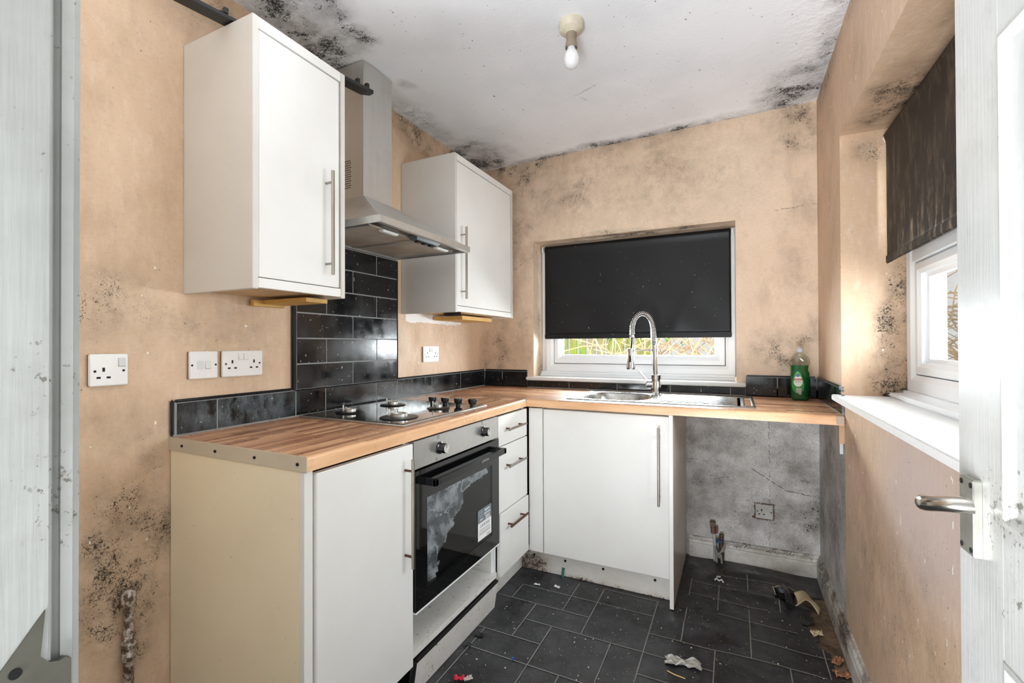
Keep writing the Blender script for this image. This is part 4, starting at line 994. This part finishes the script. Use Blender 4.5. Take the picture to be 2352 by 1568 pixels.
# ------------------------------------------------------------------ washing-up liquid
bt = thing('washing_up_liquid_bottle', (1.838, -.105, .9), 'green washing-up liquid bottle on the worktop by the right corner', 'bottle')
BX, BY = 1.838, -.105
LP = [(0, -.030, .030), (.006, -.038, .038), (.03, -.041, .042), (.10, -.042, .043), (.13, -.042, .040), (.152, -.042, .034), (.166, -.042, .036), (.180, -.042, .042), (.196, -.040, .041), (.212, -.035, .034), (.226, -.024, .022), (.234, -.013, .013), (.240, -.0125, .0125)]
def prof_at(z):
    for (z0, a0, b0), (z1, a1, b1) in zip(LP, LP[1:]):
        if z <= z1:
            f = (z-z0)/(z1-z0); f = f*f*(3-2*f); return a0+(a1-a0)*f, b0+(b1-b0)*f
    return LP[-1][1:]
def dep(z):
    a, c = prof_at(z); return min(.027, (c-a)/2*.72) if z < .225 else (c-a)/2
def loft(z0, z1, inset, n=36, cap=True):
    tb = bmesh.new(); rings = []
    for k in range(n+1):
        z = z0+(z1-z0)*k/n; a, c = prof_at(z); mx_, rx_ = (a+c)/2, (c-a)/2-inset; ry = dep(z)-inset; pw = .75 if z < .2 else 1.0
        ring = []
        for m in range(40):
            an = 2*pi*m/40; cs, sn = math.cos(an), math.sin(an)
            ring.append(tb.verts.new((BX+mx_+rx_*math.copysign(abs(cs)**pw, cs), BY+ry*math.copysign(abs(sn)**pw, sn), .9+z)))
        rings.append(ring)
    for p, q in zip(rings, rings[1:]):
        for m in range(40): tb.faces.new((p[m], p[(m+1) % 40], q[(m+1) % 40], q[m]))
    if cap: tb.faces.new(rings[0][::-1]); tb.faces.new(rings[-1])
    b = B(); b._take(tb); return b
obj('bottle_body', loft(.001, .240, 0), M_CLEAR, bt, 60)
obj('liquid', loft(.004, .172, .0014), M_LIQ, bt, 60)
b = B(); b.lathe([(.0155, .236), (.016, .238), (.016, .252), (.0135, .256), (.006, .257), (.0055, .262), (0, .263)], (BX, BY, .9), 28); obj('cap', b, simple('grey cap', (190, 190, 196), .35), bt, 40)
def patch(poly_fn, zc, xc, off, n=40):
    """label lying on the front of the bottle; poly_fn(angle) -> (dx, dz)"""
    tb = bmesh.new()
    def P(x, z):
        a, c = prof_at(z); rx_ = (c-a)/2; q = min(.98, abs((x-(a+c)/2)/rx_)); pw = .75
        cs = q**(1/pw); sn = math.sqrt(max(0, 1-cs*cs)); return (BX+x, BY-dep(z)*sn**pw-off, .9+z)
    rings = []
    for k in range(1, 7):
        f = k/6; rings.append([tb.verts.new(P(xc+poly_fn(2*pi*m/n)[0]*f, zc+poly_fn(2*pi*m/n)[1]*f)) for m in range(n)])
    ctr = tb.verts.new(P(xc, zc))
    for m in range(n): tb.faces.new((ctr, rings[0][m], rings[0][(m+1) % n]))
    for p, q in zip(rings, rings[1:]):
        for m in range(n): tb.faces.new((p[m], q[m], q[(m+1) % n], p[(m+1) % n]))
    bmesh.ops.recalc_face_normals(tb, faces=tb.faces); b = B(); b._take(tb); return b
LX = -.012
lab = obj('label_sticker', patch(lambda a: (.024*math.cos(a)*(1-.28*math.sin(a)), .055*math.sin(a)), .088, LX, .0010), simple('leaf green label', (52, 150, 62), .4), bt, 60)
obj('white_oval', patch(lambda a: (.018*math.cos(a)*(1-.15*math.sin(a)), .028*math.sin(a)), .096, LX+.001, .0016), simple('label white', (232, 238, 226), .4), lab, 60)
obj('blue_badge', patch(lambda a: (.0085*math.cos(a), .0065*math.sin(a)), .122, LX, .0022), simple('badge blue', (60, 84, 160), .4), lab, 60)
fy = BY-.0275-.003
b = text_b('JAXDR', .0125, frameM((BX+LX+.001, fy, .9+.103), (1, 0, 0), (0, 0, 1)), bold=.0006); obj('red_lettering', b, simple('label red', (190, 30, 36), .4), lab)
b = text_b('WASHING UP', .0045, frameM((BX+LX+.001, fy, .9+.091), (1, 0, 0), (0, 0, 1)), bold=.0002); obj('grey_lettering', b, simple('label grey', (90, 110, 104), .5), lab)
b = B()
for k in range(9):
    x = BX+LX-.008+k*.0026; zt = .9+.062; zb = .9+.030+(.012-.0016*k if k < 5 else 0); b.box(x, x+(.0019 if k % 2 else .0012), fy+.0008, fy+.0014, zb, zt)
obj('barcode', b, simple('barcode white', (226, 222, 224), .4), lab)

# ------------------------------------------------------------------ sockets
def plate(t, w_, h_, d_, mat=M_WPLAST, back=M_RUST):
    b = B(); b.box(0, d_*.45, -w_/2+.001, w_/2-.001, -h_/2+.001, h_/2-.001); obj('back_box', b, simple('brown aged pattress', (150, 118, 96), .6, var=.4), t, local=True)
    b = B(); b.box(d_*.45, d_, -w_/2, w_/2, -h_/2, h_/2, .0022, 3); obj('face_plate', b, mat, t, 40, local=True)
def pins(t, d_, cy, cz, s=1):
    b = B()
    for (y, z, a, c) in ((0, .011, .0028, .0055), (-.011, -.0105, .0045, .0026), (.011, -.0105, .0045, .0026)): b.box(d_-.001, d_+.0004, cy+y-a, cy+y+a, cz+z-c, cz+z+c)
    obj('pin_holes', b, M_DARK, t, local=True)
def switch(t, d_, cy, cz, w_=.0095, h_=.0115, tilt=1, mat=M_WPLAST):
    b = B(); b.hull([(d_-.001, cy+sy*w_, cz+sz*h_) for sy in (-1, 1) for sz in (-1, 1)]+[(d_+.002, cy+sy*w_*.92, cz+h_*.9) for sy in (-1, 1)]+[(d_+.005, cy+sy*w_*.92, cz-h_*.8) for sy in (-1, 1)]); o = obj('rocker_switch', b, mat, t, local=True)
    return o
def screws(t, d_, ys, cz):
    for y in ys: obj('screw', B().cyl((d_-.001, y, cz), (d_+.0008, y, cz), .0032, seg=12), M_DARK, t, local=True)
s1_ = thing('single_socket', (0, -2.107, 1.113), 'white single plug socket nearest the door frame on the left wall', 'socket')
plate(s1_, .087, .086, .013); pins(s1_, .013, -.012, -.010); switch(s1_, .013, .029, .020, .0085, .0125, mat=simple('greyed switch', (206, 206, 208), .35)); screws(s1_, .013, (-.031, .033), -.003)
s2_ = thing('fused_switch', (0, -1.858, 1.116), 'square white fused switch between two sockets on the left wall', 'switch')
plate(s2_, .088, .087, .013); screws(s2_, .013, (-.036, .037), 0)
b = B(); b.box(.012, .0145, -.021, -.002, -.014, .014, .001); obj('fuse_holder', b, simple('fuse cover', (214, 218, 216), .4), s2_, local=True); switch(s2_, .013, .012, 0, .0090, .0135, mat=simple('light grey switch', (220, 220, 220), .35))
s3_ = thing('double_socket', (0, -1.7265, 1.116), 'white double plug socket to the left of the tall tile panel', 'socket')
plate(s3_, .146, .087, .012); pins(s3_, .012, -.038, -.004); pins(s3_, .012, .040, -.004); switch(s3_, .012, -.0085, .024, .0085, .0115); switch(s3_, .012, .0095, .024, .0085, .0115); screws(s3_, .012, (-.060, .061), 0)
s4_ = thing('double_socket', (0, -.624, 1.126), 'white double plug socket below the corner wall cupboard', 'socket')
plate(s4_, .146, .086, .010); pins(s4_, .010, -.038, -.004); pins(s4_, .010, .040, -.004); switch(s4_, .010, -.0085, .024, .0085, .0115); switch(s4_, .010, .0095, .024, .0085, .0115); screws(s4_, .010, (-.060, .061), 0)
s5_ = thing('single_socket', (1.684, 0, .296), 'dirty single socket sunk in a ragged hole under the right worktop', 'socket', rz=-pi/2)
plate(s5_, .080, .074, .004, M_WPLASTD); pins(s5_, .004, -.012, -.004); switch(s5_, .004, .025, .018, .007, .010, mat=M_WPLASTD); screws(s5_, .004, (-.032, .032), 0)
b = B()
rr_ = random.Random(3)
for k in range(44):
    f = k/44*4; e = int(f); g_ = f-e; a_ = .043; h_ = .040
    y, z = [(-a_+2*a_*g_, h_), (a_, h_-2*h_*g_), (a_-2*a_*g_, -h_), (-a_, -h_+2*h_*g_)][e]
    b.ball((.001, y+rr_.uniform(-.002, .002), z+rr_.uniform(-.002, .002)), rr_.uniform(.003, .0055), (.5, 1, 1), 1)
b.ball((.001, -.050, -.034), .008, (.4, 1, 1), 1)
obj('broken_plaster_edge', b, simple('rusty broken plaster', (112, 84, 66), .8, var=.6), s5_, local=True)

# ------------------------------------------------------------------ pipes
vp = thing('stop_valves', (1.455, -.03, 0), 'grimy washing machine valves and pipe ends rising past the skirting', 'pipe valve')
M_GRIME = simple('grimy brass', (112, 96, 78), .5, .6, .6); M_PPIPE = simple('pale painted pipe', (196, 196, 192), .5, var=.4)
b = B(); b.tube([(1.447, -.028, .0), (1.447, -.028, .09), (1.441, -.028, .155)], .0085, 14); obj('pipe', b, M_PPIPE, vp, 60)
b = B(); b.cyl((1.440, -.028, .150), (1.437, -.028, .192), .0125, seg=6); b.box(1.422, 1.450, -.044, -.014, .192, .214, .003); obj('valve', b, M_GRIME, vp, 40)
b = B(); b.box(1.450, 1.462, -.046, -.036, .158, .190, .001); obj('red_tap', b, simple('red tap lever', (120, 32, 34), .5), vp)
b = B(); b.tube([(1.484, -.03, .0), (1.483, -.03, .05), (1.478, -.035, .09), (1.480, -.03, .142)], [.008, .010, .013, .010], 14); b.ball((1.480, -.036, .146), .013, (1, 1, .9), 2); obj('second_valve', b, M_GRIME, vp, 60)
b = B(); b.box(1.452, 1.484, -.058, -.040, .112, .128, .003, mat=Matrix.Translation((1.468, -.05, .12)) @ Matrix.Rotation(math.radians(-14), 4, 'Y') @ Matrix.Translation((-1.468, .05, -.12))); obj('blue_tap', b, simple('blue tap lever', (24, 60, 108), .5), vp)
b = B()
for k in range(5): b.tube([(1.446+.004*k, -.046, .085-.006*k), (1.462, -.056, .055-.004*k), (1.488, -.052, .07+.005*k), (1.497, -.04, .10+.002*k)], .0042, 8)
b.tube([(1.475, -.05, .055), (1.480, -.052, .02), (1.481, -.05, .0)], .006, 8); b.tube([(1.452, -.04, .07), (1.455, -.04, .03), (1.456, -.042, .0)], .007, 8); obj('hose', b, M_COPPER, vp, 60)

pp = thing('old_pipe_stub', (.02, -2.065, 0), 'old paint spattered metal pipe stub rising up the left wall', 'pipe')
t = T('paint spattered pipe'); col = t.mix(t.mr(t.noise(60, 5, .7), .45, .58), lin((96, 78, 62)), lin((206, 200, 190))); t.bump(t.noise(60, 4), .4, .004); M_OLDP = t.fin(col, .5, .2)
b = B(); b.lathe([(.0125, 0), (.0125, .30), (.0155, .303), (.0155, .318), (.013, .322), (.013, .335), (.0165, .338), (.0165, .350), (.012, .356), (.0115, .385), (.0105, .39), (.0105, .455), (.0155, .462), (.0175, .474), (.0155, .488), (.008, .494), (0, .496)], (.022, -2.065, 0), 22); obj('pipe', b, M_OLDP, pp, 50)
b = B(); b.box(0, .010, -2.073, -2.057, .31, .33, .001); b.cyl((0, -2.065, .478), (.02, -2.065, .478), .007); obj('pipe_clip', b, M_OLDP, pp)

# ------------------------------------------------------------------ ceiling lamp
cl = thing('ceiling_lamp', (1.005, -1.109, 2.388), 'bare white bulb in an aged cream batten holder on the ceiling', 'ceiling lamp')
Lc = (1.005, -1.109, 0)
b = B(); b.lathe([(.046, 2.392), (.047, 2.372), (.045, 2.358), (.040, 2.354), (.024, 2.350), (.020, 2.346)][::-1], Lc, 36); obj('rose', b, M_HOLDER, cl, 40)
b = B(); b.lathe([(.0205, 2.352), (.0195, 2.336), (.0190, 2.318), (.0235, 2.300), (.0235, 2.292), (.0200, 2.292), (.0170, 2.31)][::-1], Lc, 28); obj('lamp_holder', b, simple('stained holder', (160, 146, 124), .5, var=.7), cl, 40)
b = B(); b.lathe([(.0155, 2.315), (.0155, 2.290), (.017, 2.284), (.023, 2.274), (.0275, 2.262), (.0290, 2.248), (.0270, 2.235), (.0215, 2.224), (.012, 2.217), (0, 2.2145)][::-1], Lc, 36); obj('bulb', b, M_BULB, cl, 50)

# ------------------------------------------------------------------ bits on the right wall below the worktop
b = B(); b.box(XR-.018, XR, -.600, -.575, .79, .861, .001); solo('wood_batten', b, simple('pine batten', (186, 150, 118), .6, var=.3), 'small pine batten end supporting the worktop at the right wall', 'batten')
b = B(); b.prism([(-.45, .861), (-.575, .861), (-.575, .745)], 0, XR-.012, XR-.001); solo('bracket_board', b, M_PPIPE, 'white triangular bracket board behind the pine batten under the worktop', 'bracket')

# ------------------------------------------------------------------ litter on the floor
def flake(b, x, y, r, z=.003, h=.004, seed=0, n=8, lift=.0):
    q = random.Random(seed); pts = []
    for k in range(n):
        a = 2*pi*k/n; rr = r*q.uniform(.6, 1.1); pts += [(x+rr*math.cos(a), y+rr*math.sin(a), z+q.uniform(0, h)), (x+rr*math.cos(a), y+rr*math.sin(a), z+q.uniform(0, h)+.001+lift)]
    b.hull(pts)
def crumple(x, y, sx, sy, h, seed, rot=0, n=16, z0=.004):
    """a crumpled sheet"""
    b = B(); c, s = math.cos(rot), math.sin(rot)
    def f(u, v):
        a = (u-.5)*sx*(1+.25*mnoise.noise(Vector((v*3, seed, 0)))); d = (v-.5)*sy*(1+.35*mnoise.noise(Vector((u*3, seed, 5))))
        z = z0+h*abs(mnoise.noise(Vector((u*3.1+seed, v*3.3, seed))))*1.6+h*.3*abs(mnoise.noise(Vector((u*9+seed, v*9, 0))))
        xx = x+a*c-d*s; yy = y+a*s+d*c
        return (xx, yy, hz(xx, yy)+z)
    b.grid(f, n, n); return b
def sheet(name, b, mat, label, cat, group=None, th=.0008):
    o = solo(name, b, mat, label, cat, group, smooth=25); m = o.modifiers.new('s', 'SOLIDIFY'); m.thickness = th; return o
M_FOIL = simple('crumpled grey foil', (196, 196, 190), .3, .35, .3); M_PAPER = simple('torn white paper', (232, 232, 230), .7); M_BACK = simple('vinyl backing', (206, 190, 152), .8, var=.45)
sheet('foil_wrapper', crumple(1.372, -.957, .125, .042, .016, 3, .10), M_FOIL, 'crumpled silvery wrapper on the floor in front of the empty appliance space', 'wrapper')
b = B().tube([(1.325, -1.020, .004), (1.352, -1.030, .0045), (1.387, -1.034, .004)], .0016, 6); solo('straw_stalk', b, simple('dry straw', (226, 192, 120), .6), 'thin dry straw stalk on the floor below the silvery wrapper', 'straw', smooth=True)
solo('bead', B().ball((.797, -1.204, .0055), .0045, sub=3), simple('blue bead plastic', (30, 84, 210), .3), 'tiny bright blue bead on a floor joint', 'bead', smooth=True)
rw = thing('red_wrapper', (.690, -1.372, .002), 'red and white sweet wrapper at the bottom edge of the floor', 'wrapper')
obj('red_paper', crumple(.672, -1.378, .036, .020, .012, 8, .5), simple('red foil paper', (214, 30, 60), .35), rw, 25); obj('white_paper', crumple(.702, -1.368, .030, .016, .010, 12, .9, z0=.007), simple('white and brown paper', (232, 214, 210), .45, var=.6), rw, 25)
M_BITP = simple('dark broken plastic', (26, 30, 34), .25)
b = B().tube([(.595, -1.145, .006), (.612, -1.133, .010), (.626, -1.130, .007), (.630, -1.140, .005), (.618, -1.146, .004), (.600, -1.146, .004)], .004, 8); solo('plastic_clip', b, M_BITP, 'black broken plastic clip on the floor, farther of two by the plinth', 'plastic clip', smooth=True)
b = B().tube([(.592, -1.222, .006), (.604, -1.208, .008), (.616, -1.204, .006)], [.004, .006, .004], 8); solo('plastic_clip', b, M_BITP, 'black broken plastic clip on the floor, nearer of two by the plinth', 'plastic clip', smooth=True)
sheet('green_tape', (lambda b: (b.grid(lambda u, v: (.755+.014*u, -.541-.018*v, .045-.042*v), 3, 5), b)[1])(B()), simple('green tape', (44, 100, 92), .5), 'scrap of green tape hanging against the sink plinth', 'tape')
sheet('paper_scrap', crumple(.673, -.676, .030, .010, .006, 21, .1), M_PAPER, 'small white paper scrap on the floor nearest the inner corner', 'paper scrap')
sheet('paper_scrap', crumple(.770, -.655, .028, .014, .008, 24, -.2), M_PAPER, 'pale curled paper scrap on the floor below the green tape', 'paper scrap')
b = B().tube([(1.455, -.262, hz(1.455, -.262)+.008), (1.462, -.250, hz(1.46, -.25)+.012), (1.472, -.262, hz(1.47, -.26)+.008), (1.485, -.250, hz(1.485, -.25)+.010), (1.492, -.264, hz(1.49, -.264)+.006)], .0042, 8); solo('paper_curl', b, M_PAPER, 'curly white strip on the dark floor near the pipe valves', 'paper scrap', smooth=True)
b = B(); flake(b, 1.470, -.215, .012, hz(1.47, -.215)+.003, .003, 5); solo('plaster_chip', b, M_PAPER, 'flat white chip on the floor just behind the curly strip', 'chip')
# torn vinyl: folded flap with pale backing, and the curled hole
def flapf(u, v):
    a = u*.115; x = 1.868-a*.75+.012*math.sin(v*3); y = -.395+.10*v+.02*math.sin(u*5)
    return (x, y, .010+.038*math.sin(u*2.4)+.010*math.sin(v*5+u*3))
fl = thing('torn_vinyl_flap', (1.83, -.34, 0), 'folded flap of torn vinyl showing its cream backing beside the right skirting', 'torn vinyl')
b = B(); b.grid(flapf, 16, 16); o = obj('backing', b, M_BACK, fl, 40); m = o.modifiers.new('s', 'SOLIDIFY'); m.thickness = .002
b = B(); b.grid(lambda u, v: (1.782-.06*math.sin(pi*u)*.6-.005*v, -.40+.16*v, .006+.050*math.sin(pi*u*.9)*(.6+.4*math.sin(v*3))+u*.012), 12, 12); o = obj('dark_fold', b, M_VINYL, fl, 40); m = o.modifiers.new('s', 'SOLIDIFY'); m.thickness = .002
cu = thing('curled_vinyl_tear', (1.755, -.27, 0), 'ragged curled tear in the vinyl left of the cream flap', 'torn vinyl')
b = B()
def ringf(u, v):
    a = 2*pi*u; r = .034+.006*math.sin(a*3)+.012*v; return (1.752+r*math.cos(a), -.285+r*.8*math.sin(a), .004+.030*v*(1 if math.sin(a) > -.2 else .35)+.004*math.sin(a*7)*v)
b.grid(ringf, 40, 5); o = obj('lifted_edge', b, M_VINYL, cu, 50); m = o.modifiers.new('s', 'SOLIDIFY'); m.thickness = .0015
b = B(); b.tube([ringf(k/40, 1.0) for k in range(2, 24)], .0016, 6); obj('pale_torn_rim', b, M_BACK, cu, 60)
b = B(); b.lathe([(.03, .0045), (0, .0045)], (1.752, -.285, .003), 20); obj('bare_floor', b, M_BOARD, cu)
for k, (x, y, r, rt, lb) in enumerate(((1.842, -.545, .022, .4, 'small curl of cream vinyl backing halfway along the torn edge'), (1.885, -.70, .022, 1.1, 'curl of orange-brown torn vinyl by the skirting, upper of two'), (1.888, -.775, .026, .2, 'curl of orange-brown torn vinyl by the skirting, lower of two'))):
    sheet('vinyl_scrap', crumple(x, y, r*2.0, r*1.2, .016, 31+k*4, rt, 10, z0=.001), M_BACK if k == 0 else simple('brown torn edge', (178, 126, 92), .8, var=.5), lb, 'torn vinyl')
# crumbs
b = B(); q = random.Random(11)
for k in range(300):
    if k < 215: x, y = q.uniform(.60, 1.5), q.uniform(-1.5, -.56)
    else: x, y = q.uniform(1.32, 1.88), q.uniform(-.9, -.05)
    if inpoly(x, y, TEAR): continue
    flake(b, x, y, q.choice((.0008, .0008, .0010, .0012, .0016, .0022, .0034)), hz(x, y)+.001, .0015, k, 5)
tag(obj('floor_crumbs', b, simple('pale crumbs', (220, 206, 184), .8)), 'pale crumbs and grit scattered over the black floor', 'crumbs', kind='stuff')

# ------------------------------------------------------------------ outside
struct('ground', B().box(-4, 7, .3, 8, -.6, -.45).box(2.35, 7, -6, .3, -.6, -.45), simple('rough grass', (120, 130, 84), .9, var=.5))
fc = thing('garden_fence', (.2, 1.9, -.45), 'mossy green wooden board fence seen through the back window', 'fence')
t = T('mossy fence board'); col = t.mix(t.mr(t.noise(5, 5, .7, stretch=(1, 1, .4)), .42, .6), lin((186, 176, 150)), lin((170, 196, 66))); col = t.mix(t.m2('MULTIPLY', t.mr(t.noise(60, 4, .7, stretch=(1, 1, .2)), .5, .7), .5), col, lin((110, 104, 84))); M_FENCE = t.fin(col, .9)
for k in range(20):
    x = -1.1+k*.098; b = B(); b.box(x, x+.078, 1.88, 1.90, -.45, 1.55+.02*math.sin(k*3.3), .003); obj('board', b, M_FENCE, fc)
b = B(); b.box(-1.1, .84, 1.90, 1.94, .2, .28); b.box(-1.1, .84, 1.90, 1.94, 1.25, 1.33); obj('rail', b, M_FENCE, fc)
def thicket(seed, n, fx, fy, fz, ln):
    b = B(); q = random.Random(seed)
    for k in range(n):
        p = Vector((q.uniform(*fx), q.uniform(*fy), q.uniform(*fz))); d = Vector((q.uniform(-1, 1), q.uniform(-.4, .4), q.uniform(-.7, 1))).normalized(); pts = [p]
        for m in range(5):
            d = (d+Vector((q.uniform(-.35, .35), q.uniform(-.3, .3), q.uniform(-.4, .25)))).normalized(); pts.append(pts[-1]+d*ln/5)
        b.tube(pts, q.uniform(.0022, .0065), 4, False)
    return b
M_TWIG = simple('dry bramble stems', (214, 186, 150), .8, var=.35)
tag(obj('bramble_thicket', thicket(5, 520, (.45, 2.2), (1.0, 1.55), (.5, 1.7), .55), M_TWIG, None, 60), 'tangle of dry straw coloured brambles outside the back window', 'brambles', kind='stuff')
tag(obj('bramble_thicket', thicket(9, 420, (2.9, 4.1), (1.7, 3.4), (.1, 1.55), .7), M_TWIG, None, 60), 'tangle of dry twigs outside the right window', 'brambles', kind='stuff')
b = B(); q = random.Random(4)
for k in range(60):
    x, y, z = q.uniform(-.1, 1.2), q.uniform(1.2, 1.8), q.uniform(.8, 1.5); b.ball((x, y, z), q.uniform(.012, .028), (1, .4, 1.3), 1)
tag(obj('bramble_leaves', b, simple('green leaves', (96, 148, 70), .6), None, True), 'green leaves scattered in front of the mossy fence', 'leaves', kind='stuff')
